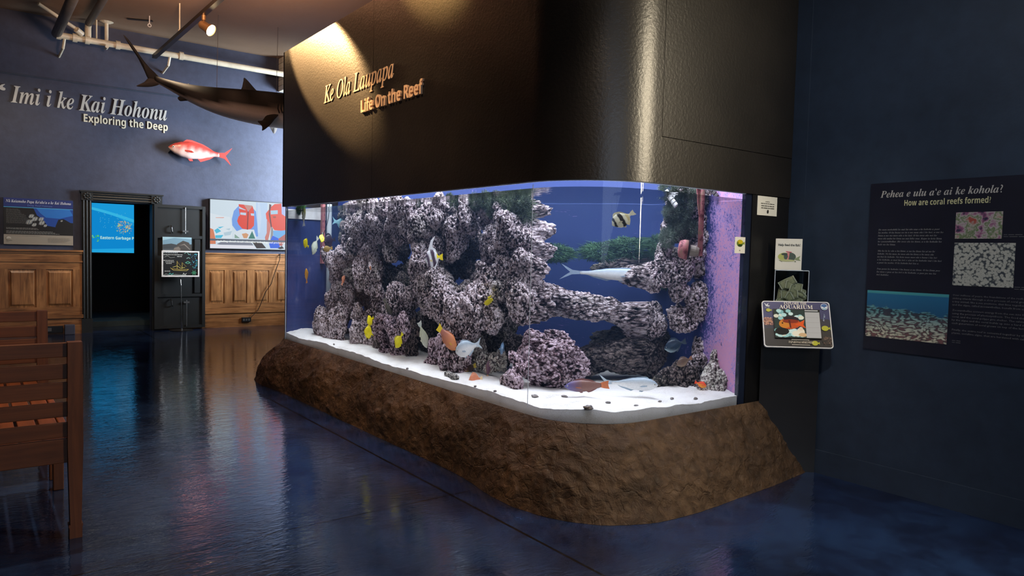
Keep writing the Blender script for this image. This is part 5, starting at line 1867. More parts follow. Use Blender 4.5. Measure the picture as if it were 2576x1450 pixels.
# sea cucumber on the sand
p = wat(1136, 966, x=3.10)
b = MB()
cc = [(p[0] + .02 * math.sin(k_ * .6), p[1] + .11 - k_ * .022, sand_z(p[0], p[1] + .11 - k_ * .022) + .016 + .004 * math.sin(k_)) for k_ in range(11)]
b.tube(cc, [.012, .022, .027, .029, .030, .030, .030, .029, .027, .021, .010], 12)
k = NT('speckled_dark_skin')
v = k.coords()
k.set(col=k.ramp(k.noise(v, 60, 3, .7), [(0.45, (0.012, 0.012, 0.014)), (0.56, (0.5, 0.48, 0.45))]), rough=0.7)
k.set(normal=k.bump(k.noise(v, 90, 2), .8, .01))
tag(b.build('sea_cucumber', k.m, smooth=True), 'dark speckled sea cucumber lying on the sand against the pane', 'sea cucumber')

# ================================================================== ROCK PLINTH
pairs = [((3.9, 8.44), (3.9, 9.15)), ((3.5, 8.44), (3.4, 9.12)), ((3.15, 8.44), (3.0, 9.02)), ((2.99, 8.42), (2.76, 8.78)), ((2.975, 8.25), (2.70, 8.42)), ((2.975, 7.8), (2.735, 7.88)), ((2.975, 6.8), (2.76, 6.81)), ((2.975, 5.7), (2.77, 5.7)),
         ((2.975, 4.9), (2.79, 4.88)), ((2.975, 4.3), (2.785, 4.24)), ((2.975, 3.95), (2.73, 3.82)), ((2.988, 3.62), (2.735, 3.5)), ((3.055, 3.44), (2.82, 3.23)), ((3.175, 3.30), (2.96, 3.03)),
         ((3.34, 3.215), (3.09, 2.94)), ((3.52, 3.195), (3.29, 2.86)), ((3.75, 3.195), (3.62, 2.83)), ((4.05, 3.195), (4.05, 2.85)), ((4.45, 3.195), (4.55, 2.88)), ((4.72, 3.195), (4.80, 2.905)), ((4.84, 3.20), (5.03, 2.93))]
tk = [0.0]
for (a, a2), (c_, c2) in zip(pairs, pairs[1:]):
    tk.append(tk[-1] + math.hypot(c2[0] - a2[0], c2[1] - a2[1]))
NS, NU = 560, 74


def pl_at(s):
    for i in range(len(tk) - 1):
        if s <= tk[i + 1] + 1e-9:
            f = (s - tk[i]) / (tk[i + 1] - tk[i])

            def cr(j, w_):
                P0, P1, P2, P3 = (np.array(pairs[max(0, min(len(pairs) - 1, q))][j]) for q in (i - 1, i, i + 1, i + 2))
                return 0.5 * ((2 * P1) + (-P0 + P2) * w_ + (2 * P0 - 5 * P1 + 4 * P2 - P3) * w_ ** 2 + (-P0 + 3 * P1 - 3 * P2 + P3) * w_ ** 3)
            return cr(0, f), cr(1, f)
    return np.array(pairs[-1][0]), np.array(pairs[-1][1])


base_rows = []
for i in range(NS + 1):
    s = tk[-1] * i / NS
    a, c_ = pl_at(s)
    far = max(0, 1 - i / (NS * 0.55))
    row = []
    for j in range(NU + 1):
        u = j / NU
        bl = 0.055 + 0.05 * far
        if i > NS * .93:
            bl *= max(0, (NS - i) / (NS * .07))
        d = c_ - a
        d = d / (np.linalg.norm(d) + 1e-9)
        q = a + (c_ - a) * u + d * bl * math.sin(math.pi * min(1, u * 1.0)) * (1 - .3 * u)
        z = ZB + 0.012 - (ZB + 0.012) * u
        P = Vector((q[0], q[1], z))
        n1 = noise.fractal(P * 1.8, 1.0, 2.0, 3) * .030
        n2 = (noise.ridged_multi_fractal(Vector((P.x * 6, P.y * 6, P.z * 4.5)), 1.0, 2.1, 4, 1.0, 2.0) - 1.0) * .017
        n3 = noise.noise(P * 26) * .006
        am = min(1, u * 7) * (min(1, (1 - u) * 9) * .8 + .2)
        k_ = (n1 + n2 + n3) * am
        row.append((q[0] + d[0] * k_, q[1] + d[1] * k_, max(0.001, z + k_ * .35) if j < NU else 0.001))
    base_rows.append(row)
b = MB()
b.sheet(base_rows)
inner_rows = [[(pl_at(tk[-1] * i / NS)[0][0] + (.10 if i < NS * .62 else 0), pl_at(tk[-1] * i / NS)[0][1] + (0 if i < NS * .62 else .02), ZB + .012), base_rows[i][0]] for i in range(NS + 1)]
tag(b.build('rock_plinth', M['plinth'], smooth=True), 'sculpted brown rock plinth curving round the foot of the aquarium', 'plinth')

# ================================================================== NOTICES ON AND BY THE TANK
def flat_sheet(name, label, cat, px0, py0, px1, py1, y, th=.002):
    a, c_ = ony(px0, py0, y), ony(px1, py1, y)
    o = thing(name, label, cat, (a[0], y, c_[2]))
    MB().box((a[0], y - th, c_[2]), (c_[0], y, a[2])).build('sheet', M['paper'], o)
    return o, (a[0], y - th, c_[2]), c_[0] - a[0], a[2] - c_[2]


rnd = random.Random(31)
t, org, w_, h_ = flat_sheet('notice_sheet', 'square white notice on the black wall right of the tank', 'notice', 1906, 492, 1953, 545, YN - .014)
sh = []
for x, z, ww in ((.40, .70, .2), (.16, .60, .70), (.18, .48, .66), (.18, .37, .66)):
    for p in word_lines(rnd, w_ * x, h_ * z, [w_ * ww], .01, .0055):
        sh.append((p, '#55534c'))
sh.append((disc(w_ * .52, h_ * .21, .011, .014), '#221f1c'))
sh.append((disc(w_ * .52, h_ * .26, .007, .007), '#221f1c'))
picture('print', t, org, X_, Z_, N_BACK, sh, lift=.001)
t, org, w_, h_ = flat_sheet('fish_sticker', 'small cream card with a yellow green fish stuck on the pane', 'card', 1849, 596, 1873, 638, YN - .006)
f_ = disc(w_ * .48, h_ * .62, w_ * .32, h_ * .22)
sh = [(f_, '#5f7a14'), (disc(w_ * .50, h_ * .70, w_ * .26, h_ * .13), '#c8b414'), (disc(w_ * .50, h_ * .48, w_ * .20, h_ * .08), '#1c3a10'),
      ([(w_ * .76, h_ * .62), (w_ * .94, h_ * .74), (w_ * .92, h_ * .52)], '#8a9a18'), (disc(w_ * .30, h_ * .66, .004), '#101408')]
sh += [(rect(w_ * .42, h_ * .15, w_ * .52, h_ * .17), '#44423c'), (rect(w_ * .44, h_ * .19, w_ * .52, h_ * .21), '#44423c')]
picture('print', t, org, X_, Z_, N_BACK, sh, lift=.001)

# ================================================================== KIOSK IN THE CORNER
P1k, P2k = np.array([4.775, 3.19, 0]), np.array([5.078, 2.895, 0])
nk = np.array([-1, -1, 0]) / math.sqrt(2)
uk = np.array([1, -1, 0]) / math.sqrt(2)
zk = np.array([0, 0, 1.0])


def onp(px, py, off):
    r = ray(px, py)
    return EYE + r * (((P1k + nk * off - EYE) @ nk) / (r @ nk))


t = thing('touch_screen_kiosk', 'black corner kiosk with a tilted touch screen sign Explore the Aquarium', 'kiosk', (4.95, 3.05, 0))
b = MB()
b.prism([(P1k[0], P1k[1]), (P2k[0], P2k[1]), (5.078, 3.19)], (0, 0, 0.0), X_, Y_, Z_, 1.17)
b.build('pedestal', mat('black_laminate', (0.010, 0.0085, 0.008), 0.3), t)
bl, br_, tl, tr_ = onp(1925, 873, .19), onp(2100, 878, .19), onp(1914, 757, .04), onp(2083, 760, .04)
ku = (br_ - bl)
KW = np.linalg.norm(ku)
ku /= KW
kv = (tl + tr_) / 2 - (bl + br_) / 2
kv -= ku * (kv @ ku)
KH = np.linalg.norm(kv)
kv /= KH
kn = np.cross(ku, kv)
korg = (bl + br_ + tl + tr_) / 4 - ku * KW / 2 - kv * KH / 2


def rrect(x0, y0, x1, y1, r, n=5):
    out = []
    for cx_, cy_, a0 in ((x1 - r, y0 + r, -90), (x1 - r, y1 - r, 0), (x0 + r, y1 - r, 90), (x0 + r, y0 + r, 180)):
        for k_ in range(n + 1):
            a = math.radians(a0 + 90 * k_ / n)
            out.append((cx_ + r * math.cos(a), cy_ + r * math.sin(a)))
    return out


b = MB()
b.prism(rrect(0, 0, KW, KH, .022), korg, ku, kv, kn, -.018)
sp_ = b.build('sign_panel', mat('white_panel_edge', (0.72, 0.74, 0.76), 0.35), t)
rnd = random.Random(17)
inn = rrect(.007, .007, KW - .007, KH - .007, .018)
sh = [(inn, '#2b2d66'), ([(p[0], p[1]) for p in rrect(.007, .007, KW - .007, KH * .62, .018)], '#1d1c33'), (rrect(.007, .007, KW - .007, KH * .40, .018), '#191416')]
for k_ in range(60):
    sh.append((disc(rnd.uniform(.012, KW * .14), KH * rnd.uniform(.48, .62), rnd.uniform(.004, .010), None, 6), rnd.choice(['#8c5a4e', '#b07a5c', '#6a3c3a', '#c09080'])))
for k_ in range(70):
    sh.append((disc(KW * rnd.uniform(.86, .98), KH * rnd.uniform(.06, .24), rnd.uniform(.004, .009), None, 6), rnd.choice(['#3c2c26', '#584238', '#241a18', '#6a5446'])))
for x, z, r in ((.09, .79, .013), (.90, .42, .020), (.735, .10, .018)):
    sh.append((disc(KW * x, KH * z, r * 1.25, r), '#b8b820'))
    s_ = 1
    sh.append(([(KW * x + r * 1.0, KH * z), (KW * x + r * 1.8, KH * z + r * .6), (KW * x + r * 1.8, KH * z - r * .6)], '#b8b820'))
sh.append((disc(KW * .915, KH * .885, .026), '#e8eef2'))
sh.append((disc(KW * .915, KH * .885, .023), '#2a63a8'))
sh.append(([(KW * .915 - .022, KH * .885 + .004), (KW * .915 - .006, KH * .885 - .004), (KW * .915, KH * .885 - .009), (KW * .915 + .006, KH * .885 - .004), (KW * .915 + .022, KH * .885 + .006), (KW * .915 + .018, KH * .885 - .012), (KW * .915, KH * .885 - .023), (KW * .915 - .018, KH * .885 - .012)], '#e8eef2'))
sh.append(([(KW * .915 - .018, KH * .885 - .010), (KW * .915, KH * .885 - .015), (KW * .915 + .018, KH * .885 - .010), (KW * .915, KH * .885 - .022)], '#3aa0c8'))
for q in ([(.03, .95), (.07, .91), (.10, .95), (.085, .88), (.06, .87)], [(.04, .87), (.10, .86), (.12, .885), (.08, .90)]):
    sh.append(([(KW * x, KH * z) for x, z in q], '#c8ccd8'))
for p in word_lines(rnd, KW * .04, KH * .835, [KW * .09], .01, .003):
    sh.append((p, '#a8acc0'))
for x, z in ((.89, .66), (.875, .58)):
    sh.append(([(KW * x, KH * z), (KW * x + .012, KH * z + .008), (KW * x + .010, KH * z - .004)], '#9aa8c0'))
    sh.append(([(KW * x + .006, KH * z + .03), (KW * x + .013, KH * z + .01), (KW * x, KH * z)], '#6a7898'))
sh.append((rect(KW * .40, KH * .155, KW * .655, KH * .172), '#a8a49a'))
sh.append((rect(KW * .40, KH * .048, KW * .66, KH * .062), '#b8b4a8'))
picture('printed_face', t, korg, ku, kv, kn, sh, rough=.35, lift=.001, step=.00004).parent = sp_
b = MB()
b.use(ink(hx('#e9e6dc')))
letter_into(b, 'AQUARIUM', 'b', korg + ku * KW * .255 + kv * KH * .825, ku, kv, kn, KW * .49, KH * .082, lift=.011)
b.build('panel_title', None, t, fixn=False).parent = sp_
b = MB()
b.use(ink(hx('#e9e6dc')))
letter_into(b, 'EXPLORE THE', 'b', korg + ku * KW * .325 + kv * KH * .918, ku, kv, kn, KW * .335, KH * .048, lift=.011)
b.build('panel_title', None, t, fixn=False).parent = sp_
b = MB()
b.use(ink(hx('#c8bfae')))
letter_into(b, 'PAPAH\u0100NAUMOKU\u0100KEA', 'b', korg + ku * KW * .355 + kv * KH * .085, ku, kv, kn, KW * .36, KH * .045, lift=.011, res=2)
b.build('panel_text', None, t, fixn=False).parent = sp_
S0, S1, Z0, Z1 = KW * .17, KW * .83, KH * .20, KH * .80
sh = [(rect(S0 - .005, Z0 - .005, S1 + .005, Z1 + .005), '#0a0a0a')]
scr = picture('screen_bezel', t, korg, ku, kv, kn, sh, lift=.0115, rough=.25)
scr.parent = sp_
SWk, SHk = (S1 - S0), (Z1 - Z0)


def sk(x, y):
    return (S0 + SWk * x, Z0 + SHk * y)


sh = [([sk(0, 0), sk(1, 0), sk(1, 1), sk(0, 1)], '#2c3a34')]
for k_ in range(46):
    x, y = rnd.uniform(.02, .62), rnd.choice([rnd.uniform(.03, .30), rnd.uniform(.68, .97), rnd.uniform(.03, .3)])
    rr_ = rnd.uniform(.012, .024)
    sh.append((disc(*sk(x, y), rr_, rr_ * .75, 9), rnd.choice(['#bfe3da', '#9fd0c8', '#d8ece0', '#86b8b4', '#e6e2c8'])))
sh.append((disc(*sk(.15, .22), .05, .03, 12), '#141210'))
sh.append((disc(*sk(.33, .50), SWk * .235, SHk * .20, 20), '#c8521c'))
sh.append((disc(*sk(.22, .48), SWk * .13, SHk * .15, 16), '#d8842a'))
sh.append((disc(*sk(.37, .66), SWk * .17, SHk * .10, 14), '#2c1c22'))
sh.append((disc(*sk(.35, .58), SWk * .18, SHk * .07, 14), '#8c2f16'))
sh.append(([sk(.44, .46), sk(.52, .52), sk(.66, .64), sk(.63, .46), sk(.68, .34), sk(.54, .42)], '#e8581a'))
sh.append(([sk(.46, .36), sk(.56, .34), sk(.62, .30), sk(.50, .28)], '#3c2a58'))
sh.append(([sk(.30, .62), sk(.345, .62), sk(.36, .34), sk(.33, .34)], '#5c1f14'))
sh.append((disc(*sk(.17, .51), .006, None, 8), '#140c0a'))
sh.append((disc(*sk(.56, .20), .028, .032, 12), '#f0e0c4'))
sh.append((disc(*sk(.57, .32), .014, .014, 10), '#e8ccac'))
sh.append((disc(*sk(.46, .14), .03, .022, 12), '#f4e8cc'))
sh.append((disc(*sk(.60, .10), .03, .016, 12), '#d8b080'))
sh.append(([sk(.68, .0), sk(1, 0), sk(1, .92), sk(.68, .92)], '#b9b4ae'))
sh.append(([sk(.67, .93), sk(1, .93), sk(1, 1), sk(.67, 1)], '#1c1a1a'))
sh.append(([sk(.68, .955), sk(.97, .955), sk(.97, .99), sk(.68, .99)], '#d0ccc6'))
for z in (.72, .54, .36, .18):
    sh.append(([sk(.69, z), sk(.98, z), sk(.98, z + .008), sk(.69, z + .008)], '#a09a94'))
picture('screen_image', t, korg, ku, kv, kn, sh, emit=.75, lift=.012, step=.00005).parent = sp_

# clear donation box with banknotes and its sign
t = thing('donation_box', 'clear acrylic donation box full of banknotes behind the kiosk sign', 'donation box', tuple(onp(1990, 757, -.03)))
f0, f1 = onp(1947, 757, .0), onp(2032, 757, .0)
zt_ = onp(1990, 681, .0)[2]
bz = 1.171
dep = .15
cen = (f0 + f1) / 2
bw = np.linalg.norm((f1 - f0)[:2])
c00 = cen - uk * bw / 2
c00[2] = bz
th_ = .004
b = MB()
hgt = zt_ - bz
for c_, hx_, hy_ in ((cen, bw / 2, th_ / 2), (cen - nk * dep, bw / 2, th_ / 2)):
    b.obox((c_[0], c_[1], bz + hgt / 2), uk, nk, zk, hx_, hy_, hgt / 2)
for s_ in (-1, 1):
    c_ = cen + uk * s_ * (bw / 2 - th_ / 2) - nk * dep / 2
    b.obox((c_[0], c_[1], bz + hgt / 2), uk, nk, zk, th_ / 2, dep / 2 - th_, hgt / 2)
b.build('clear_walls', M['clear'], t)
b = MB()
for s_ in (-1, 1):
    for d_ in (0, dep):
        c_ = cen + uk * s_ * bw / 2 - nk * d_
        b.tube([(c_[0], c_[1], bz), (c_[0], c_[1], zt_)], .003, 6)
for d_ in (0, dep):
    a, c_ = cen - uk * bw / 2 - nk * d_, cen + uk * bw / 2 - nk * d_
    b.tube([(a[0], a[1], zt_), (c_[0], c_[1], zt_)], .003, 6)
b.build('polished_edges', M['acrylic_edge'], t)
s0, s1 = onp(1952, 600, -.02), onp(2019, 603, -.02)
zs1, zs0 = onp(1985, 601, -.02)[2], zt_ + .004
ws = np.linalg.norm((s1 - s0)[:2])
so = np.array([s0[0], s0[1], zs0])
hs = zs1 - zs0
b = MB()
b.prism([(0, 0), (ws, 0), (ws, hs), (0, hs)], so, uk, zk, nk, -.004)
sg = b.build('sign_card', M['paper'], t)
sh = [(disc(ws * .36, hs * .42, ws * .26, hs * .13, 18), '#b4bc6a'), (disc(ws * .55, hs * .42, ws * .23, hs * .14, 18), '#4a5a52'), (disc(ws * .36, hs * .50, ws * .14, hs * .04, 12), '#3c4a44'),
      ([(ws * .44, hs * .56), (ws * .54, hs * .54), (ws * .50, hs * .32), (ws * .42, hs * .30), (ws * .48, hs * .42)], '#d88a8a'), ([(ws * .38, hs * .60), (ws * .62, hs * .58), (ws * .60, hs * .56), (ws * .42, hs * .57)], '#c84a5c'),
      (disc(ws * .45, hs * .30, ws * .30, hs * .035, 14), '#b8bc8a'), ([(ws * .72, hs * .36), (ws * .94, hs * .46), (ws * .90, hs * .36), (ws * .96, hs * .30), (ws * .78, hs * .32)], '#8a9a72'),
      ([(ws * .10, hs * .34), (ws * .28, hs * .24), (ws * .25, hs * .27)], '#4c5650'), (disc(ws * .76, hs * .27, ws * .03, hs * .02, 8), '#6a7a5c')]
picture('sign_print', t, so, uk, zk, nk, sh, lift=.001)
b = MB()
letter_into(b, 'Help feed the fish!', None, so + uk * ws * .10 + zk * hs * .765, uk, zk, nk, ws * .82, hs * .075, lift=.001, bold=.022)
b.build('sign_text', ink(hx('#24302c')), t, fixn=False)
# banknotes
rnd = random.Random(41)
k = NT('green_banknote')
v = k.coords()
k.set(col=k.ramp(k.noise(v, 70, 4, .7), [(0.40, (0.10, 0.11, 0.06)), (0.52, (0.40, 0.39, 0.26)), (0.66, (0.52, 0.51, 0.38))]), rough=0.75)
M['note'] = k.m
notes = [(-.02, 1.425, .05, 28, .2, 'banknote standing tilted highest in the donation box'), (.025, 1.40, .035, -12, .15, 'banknote lying before the highest one near the top of the heap'), (.05, 1.365, .03, -22, .3, 'banknote sloping down to the right of the box'),
         (-.05, 1.35, .06, 80, .2, 'banknote pressed upright against the left side of the box'), (-.01, 1.34, .03, 4, .6, 'folded banknote across the middle of the box'), (-.04, 1.30, .02, 30, .7, 'bent banknote low at the left of the box'),
         (.02, 1.305, .025, -30, .7, 'bent banknote forming a peak low in the middle'), (.06, 1.30, .03, 40, .5, 'banknote curled up at the right of the box'), (0.0, 1.26, .018, 2, .2, 'banknote lying flat at the bottom front of the box'),
         (.03, 1.25, .09, 10, .4, 'banknote at the back bottom of the heap in the box'), (-.06, 1.27, .08, 70, .3, 'crumpled banknote in the back left corner of the box')]
for du, z, dd, ang, bend_, lab in notes:
    a = math.radians(ang)
    e1 = uk * math.cos(a) + zk * math.sin(a)
    e2 = -uk * math.sin(a) + zk * math.cos(a)
    c_ = cen + uk * du - nk * dd
    c_ = np.array([c_[0], c_[1], z])
    g, gc = [], []
    for i in range(25):
        s_ = (i / 24 - .5)
        g.append([c_ + e1 * s_ * .125 + e2 * (q - .5) * .058 - nk * (bend_ * .06 * (math.cos(s_ * 5) - .5) * .6 + .02 * (q - .5)) for q in [j / 12 for j in range(13)]])
        row = []
        for j in range(13):
            q = j / 12 - .5
            cc_ = hx('#c6c29c') if (i + j) % 3 else hx('#dad6b4')
            if abs(s_) > .45 or abs(q) > .42:
                cc_ = hx('#f0ecd6')
            elif abs(s_) > .40 or abs(q) > .34:
                cc_ = hx('#8a8c68')
            elif (s_ / .13) ** 2 + (q / .33) ** 2 < 1:
                cc_ = hx('#8e8e70') if (s_ / .10) ** 2 + (q / .26) ** 2 < 1 else hx('#e6e2c6')
            row.append(cc_)
        gc.append(row)
    # keep inside the box
    for r_ in g:
        for i, q in enumerate(r_):
            du_ = (q - cen) @ uk
            dn = -(q - cen) @ nk
            q = q - uk * (du_ - max(-bw / 2 + .008, min(bw / 2 - .008, du_))) + nk * (dn - max(.006, min(dep - .010, dn)))
            q[2] = max(bz + .004, min(zt_ - .004, q[2]))
            r_[i] = q
    b = MB()
    b.sheet(g)
    b.c = [q for r_ in gc for q in r_]
    o = b.build('banknote', vcol_mat('banknote_paper', .75, .2), smooth=True, vcol=True)
    sl = o.modifiers.new('paper_thickness', 'SOLIDIFY')
    sl.thickness = .0006
    tag(o, lab, 'banknote', 'banknotes in the donation box')

# ================================================================== POSTER ON THE RIGHT WALL
uy_, un_ = np.array([0, -1.0, 0]), np.array([-1.0, 0, 0])      # to the right in the picture = -y
Y0p, Y1p, ZP0, ZP1 = 2.575, 1.20, 0.98, 2.145
PXp = XWALL - .012
t = thing('information_poster', 'big dark blue poster about how coral reefs are formed on the right wall', 'poster', (PXp, Y0p, ZP0))
MB().box((PXp, Y1p, ZP0), (XWALL - .001, Y0p, ZP1)).build('board', mat('dark_indigo_board', (0.0065, 0.0075, 0.019), 0.45), t)


def rp(px, py):
    P = onx(px, py, PXp)
    return (Y0p - P[1], P[2] - ZP0)


porg = (PXp, Y0p, ZP0)
rnd = random.Random(51)


def paragraph(px, py, widths, lh, th, col):
    x, z = rp(px, py)
    picture('body_text', t, porg, uy_, Z_, un_, [(p, col) for p in word_lines(rnd, x, z - .004, widths, lh, th)])




def para_text(px, py, lines, lh, cap, st, col, full, nchar):
    x, z = rp(px, py)
    b = MB()
    b.use(ink(hx(col)))
    for i, ln in enumerate(lines):
        letter_into(b, ln, st, np.array(porg) + uy_ * x + zk * (z - .006 - i * lh), uy_, zk, un_, full * min(1.0, len(ln) / nchar), cap, lift=.0015, res=1)
    b.build('body_text', None, t, fixn=False)


para_text(2210, 578, ["He mau makahiki he nui ka ulu ana o ke kohola a puni", "ka moku. O ka hana no ia o na mea ola i ke kai, a me ka", "limu a me na mea ulu o ke kai. O ka mea ola nei he", "mea ola uuku he limu no ma loko ona. Kapa ia keia limu", "he zooxanthellae. He mea ola ka limu, a o ke kohola ka", "hale no ka limu."], .0206, .0105, 'bi', '#8a8a88', .43, 56)
para_text(2208, 631, ["Ma ka la ke ola o ka limu, a na ka limu ka ai no ke", "kohola. No ka mea, he mea ulu ka limu a he mea ola", "no hoi ke kohola. Na keia mau mea ola e hana i ka iwi", "o ke kohola, a mai ka iwi e ulu ai ke kohola nui i ke kai", "a puni ka moku. O ke kohola kai loa a."], .0206, .0105, 'bi', '#8a8a88', .42, 57)
para_text(2206, 676, ["Paa pono ke kohola i ka hana a na limu. O ka limu paa", "ka mea e paa ai ka iwi o ke kohola, a paa pu me ka", "iwi kahiko."], .0206, .0105, 'bi', '#8a8a88', .42, 54)
para_text(2397, 742, ['Over millions of years, the foundations of the reefs were created around', 'sinking islands through a slow process of coral growth. A coral polyp is', 'a tiny animal, like a sea anemone, that lives together with an algae. Coral', 'and the algae, called zooxanthellae, benefit from each other.'], .0209, .0108, None, '#747474', .56, 72)
para_text(2396, 780, ['Zooxanthellae convert energy from the sun into food for the coral,', 'using the process of photosynthesis. The food that is made feeds the', 'coral, and the coral polyps give shelter. The calcium carbonate made', 'by the algae and the coral builds up into a hard skeleton in which', 'each generation of coral grows on top of the last.'], .0209, .0108, None, '#747474', .55, 68)
para_text(2395, 829, ['Finally, the entire reef is cemented together by the growth of other', 'plants, coralline algae, that are hardened with calcium carbonate.'], .0209, .0108, None, '#747474', .55, 68)
paragraph(2395, 856, [.05, .05], .012, .004, '#5e5e60')
paragraph(2525, 590, [.10, .12], .012, .004, '#5e5e60')
paragraph(2552, 722, [.10, .12], .012, .004, '#5e5e60')
b = MB()
b.use(ink(hx('#b9b5ad')))
a, c_ = rp(2215, 498), rp(2523, 481)
letter_into(b, 'Pehea e ulu a\u2018e ai ke kohola?', 'bi', np.array(porg) + uy_ * a[0] + zk * a[1], uy_, zk, un_, c_[0] - a[0], .046, lift=.002)
b.build('title_text', None, t, fixn=False)
b = MB()
b.use(ink(hx('#cfcb9a')))
a, c_ = rp(2275, 518), rp(2493, 505)
letter_into(b, 'How are coral reefs formed?', 'sb', np.array(porg) + uy_ * a[0] + zk * a[1], uy_, zk, un_, c_[0] - a[0], .038, lift=.002)
b.build('title_text', None, t, fixn=False)


def photo(nm, x0, y0, x1, y1, m):
    """a print with its own fine grid, glued on the poster"""
    a, c_ = rp(x0, y0), rp(x1, y1)
    bb = MB()
    P = [np.array(porg) + uy_ * q[0] + zk * q[1] + un_ * .0035 for q in ((a[0], c_[1]), (c_[0], c_[1]), (c_[0], a[1]), (a[0], a[1]))]
    Q = [p - un_ * .003 for p in P]
    bb.add(P + Q, [(0, 1, 2, 3), (4, 7, 6, 5), (0, 4, 5, 1), (1, 5, 6, 2), (2, 6, 7, 3), (3, 7, 4, 0)])
    return bb.build(nm, m, t, fixn=False)


def photo_mat(name, fn):
    k = NT(name)
    fn(k, k.coords())
    return k.m


def m_reefphoto(k, v):
    sep = k.n('ShaderNodeSeparateXYZ')
    k.l(v, sep.inputs[0])
    h = k.math('DIVIDE', k.math('SUBTRACT', sep.outputs[2], 1.04 - ZP0), 0.36)
    vo = k.n('ShaderNodeTexVoronoi')
    vo.inputs['Scale'].default_value = 50
    vs = k.n('ShaderNodeMapping')
    vs.inputs['Scale'].default_value = (1, 0.55, 1.4)
    k.l(v, vs.inputs['Vector'])
    nz = k.n('ShaderNodeTexNoise')
    nz.inputs['Scale'].default_value = 14
    k.l(vs.outputs[0], nz.inputs['Vector'])
    ad = k.n('ShaderNodeMix', data_type='RGBA', blend_type='ADD')
    ad.inputs[0].default_value = .12
    k.l(vs.outputs[0], ad.inputs[6])
    k.l(nz.outputs['Color'], ad.inputs[7])
    k.l(ad.outputs[2], vo.inputs['Vector'])
    lump = k.math('ADD', k.math('MULTIPLY', vo.outputs['Distance'], 1.1), k.math('MULTIPLY', k.noise(v, 40, 4), .35))
    cor = k.ramp(lump, [(0.48, (0.70, 0.66, 0.50)), (0.70, (0.46, 0.45, 0.33)), (0.84, (0.07, 0.06, 0.07)), (0.97, (0.20, 0.09, 0.09))])
    sea = k.ramp(h, [(0.35, (0.010, 0.07, 0.16)), (0.93, (0.016, 0.15, 0.30)), (0.95, (0.06, 0.33, 0.36)), (1.0, (0.06, 0.33, 0.36))])
    tint = k.n('ShaderNodeMix', data_type='RGBA', blend_type='MULTIPLY')
    k.l(k.ramp(h, [(0.15, (0,) * 3), (0.6, (.9,) * 3)]), tint.inputs[0])
    k.l(cor, tint.inputs[6])
    tint.inputs[7].default_value = (0.10, 0.48, 0.75, 1)
    horizon = k.math('ADD', h, k.math('MULTIPLY', k.math('SUBTRACT', k.noise(v, 11, 4), .5), .35))
    horizon = k.math('ADD', horizon, k.math('MULTIPLY', sep.outputs[1], -0.25))
    mk = k.ramp(horizon, [(0.70, (0,) * 3), (0.74, (1,) * 3)])
    mx = k.n('ShaderNodeMix', data_type='RGBA')
    k.l(mk, mx.inputs[0])
    k.l(tint.outputs[2], mx.inputs[6])
    k.l(sea, mx.inputs[7])
    k.set(col=mx.outputs[2], rough=.45)


def m_coralclose(k, v):
    c = k.noise(v, 13, 4, .6)
    k.set(col=k.ramp(c, [(0.36, (0.03, 0.025, 0.06)), (0.42, (0.30, 0.10, 0.20)), (0.49, (0.45, 0.40, 0.38)), (0.54, (0.10, 0.17, 0.05)), (0.60, (0.42, 0.38, 0.33)), (0.68, (0.36, 0.07, 0.05))]), rough=.45)


def m_polyps(k, v):
    vo = k.n('ShaderNodeTexVoronoi')
    vo.inputs['Scale'].default_value = 62
    k.l(v, vo.inputs['Vector'])
    d = k.math('ADD', vo.outputs['Distance'], k.math('MULTIPLY', k.math('SUBTRACT', k.noise(v, 7, 3), .5), .5))
    k.set(col=k.ramp(d, [(0.08, (0.20, 0.19, 0.16)), (0.19, (0.52, 0.51, 0.44)), (0.56, (0.44, 0.44, 0.38)), (0.70, (0.09, 0.10, 0.10)), (0.95, (0.03, 0.04, 0.06))]), rough=.45)


photo('photo_print', 2183, 730, 2381, 867, photo_mat('reef_slope_photo', m_reefphoto))
photo('photo_print', 2406, 535, 2520, 601, photo_mat('coral_closeup_photo', m_coralclose))
photo('photo_print', 2402, 611, 2549, 725, photo_mat('white_polyp_photo', m_polyps))

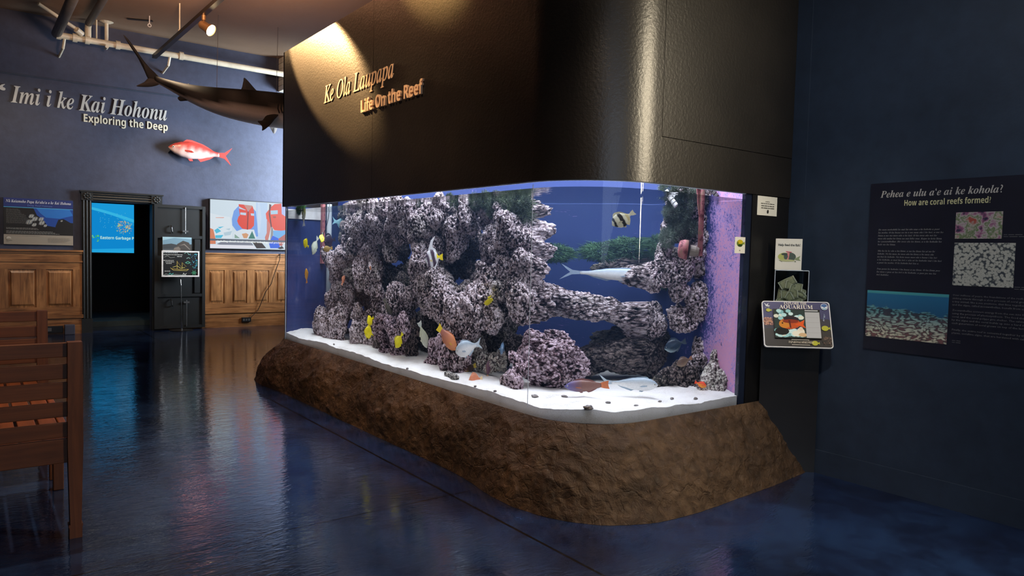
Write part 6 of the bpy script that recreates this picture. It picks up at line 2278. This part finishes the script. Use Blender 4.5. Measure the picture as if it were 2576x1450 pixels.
# ================================================================== TEAK BENCHES
def bench(label, y_back, face, x_right, length):
    """slatted bench; face = +1 looks toward +y"""
    x0 = x_right - length
    t = thing('garden_bench', label, 'bench', (x_right - length / 2, y_back, 0))
    f = face

    def yb(a, c_):
        return (min(a, c_), max(a, c_))
    for x in (x0 + .035, x_right - .035):
        b = MB()
        # tapering rear post with a foot collar, leaning back slightly at the top
        for (za, zb, wa, wb, oa, ob_) in ((0, .06, .030, .030, 0, 0), (.06, .075, .033, .033, 0, 0), (.075, .50, .026, .036, 0, 0), (.50, 1.065, .036, .034, 0, 0)):
            vs = []
            for z, w2, o2_ in ((za, wa, oa), (zb, wb, ob_)):
                vs += [(x - w2, y_back - .033 - f * o2_, z), (x + w2, y_back - .033 - f * o2_, z), (x + w2, y_back + .033 - f * o2_, z), (x - w2, y_back + .033 - f * o2_, z)]
            b.add(vs, [(0, 3, 2, 1), (4, 5, 6, 7), (0, 1, 5, 4), (1, 2, 6, 5), (2, 3, 7, 6), (3, 0, 4, 7)])
        b.build('rear_leg', M['teak_z'], t)
        b = MB()
        y = y_back + f * .93
        b.bevbox((x - .03, y - .03, 0), (x + .03, y + .03, .50))
        b.build('front_leg', M['teak_z'], t)
        a, c_ = yb(y_back + f * .034, y_back + f * .90)
        MB().bevbox((x - .02, a, .42), (x + .02, c_, .495)).build('side_rail', M['teak_y'], t)
    for z0, z1 in ((.985, 1.062), (.868, .948), (.764, .850), (.664, .742), (.552, .632)):
        b = MB()
        b.bevbox((x0 + .065, y_back - .014, z0), (x_right - .068, y_back + .014, z1), .004)
        b.build('back_slat' if z1 < 1 else 'top_rail', M['teak'], t)
    MB().bevbox((x0 + .065, y_back - .016, .415), (x_right - .068, y_back + .016, .545), .004).build('rear_rail', M['teak'], t)
    y = y_back + f * .93
    MB().bevbox((x0 + .06, y - .016, .415), (x_right - .06, y + .016, .50), .004).build('front_rail', M['teak'], t)
    x = x_right - .075
    while x > x0 + .06:
        a, c_ = yb(y_back + f * .03, y_back + f * .97)
        MB().bevbox((x - .088, a, .502), (x, c_, .526), .004).build('seat_slat', M['teak_y'], t)
        x -= .104
    b = MB()
    b.obox((x_right - .035, y_back + f * .09, .40), (0, .7, f * .7), (1, 0, 0), (0, -.7 * f, .7), .075, .012, .018)
    b.build('brace', M['teak'], t)
    return t


bench('red brown slatted teak bench in the left foreground with its back to the viewer', 4.49, 1, .49, 1.55)
bench('farther red brown slatted teak bench facing the viewer behind the front bench', 6.60, -1, .49, 1.55)
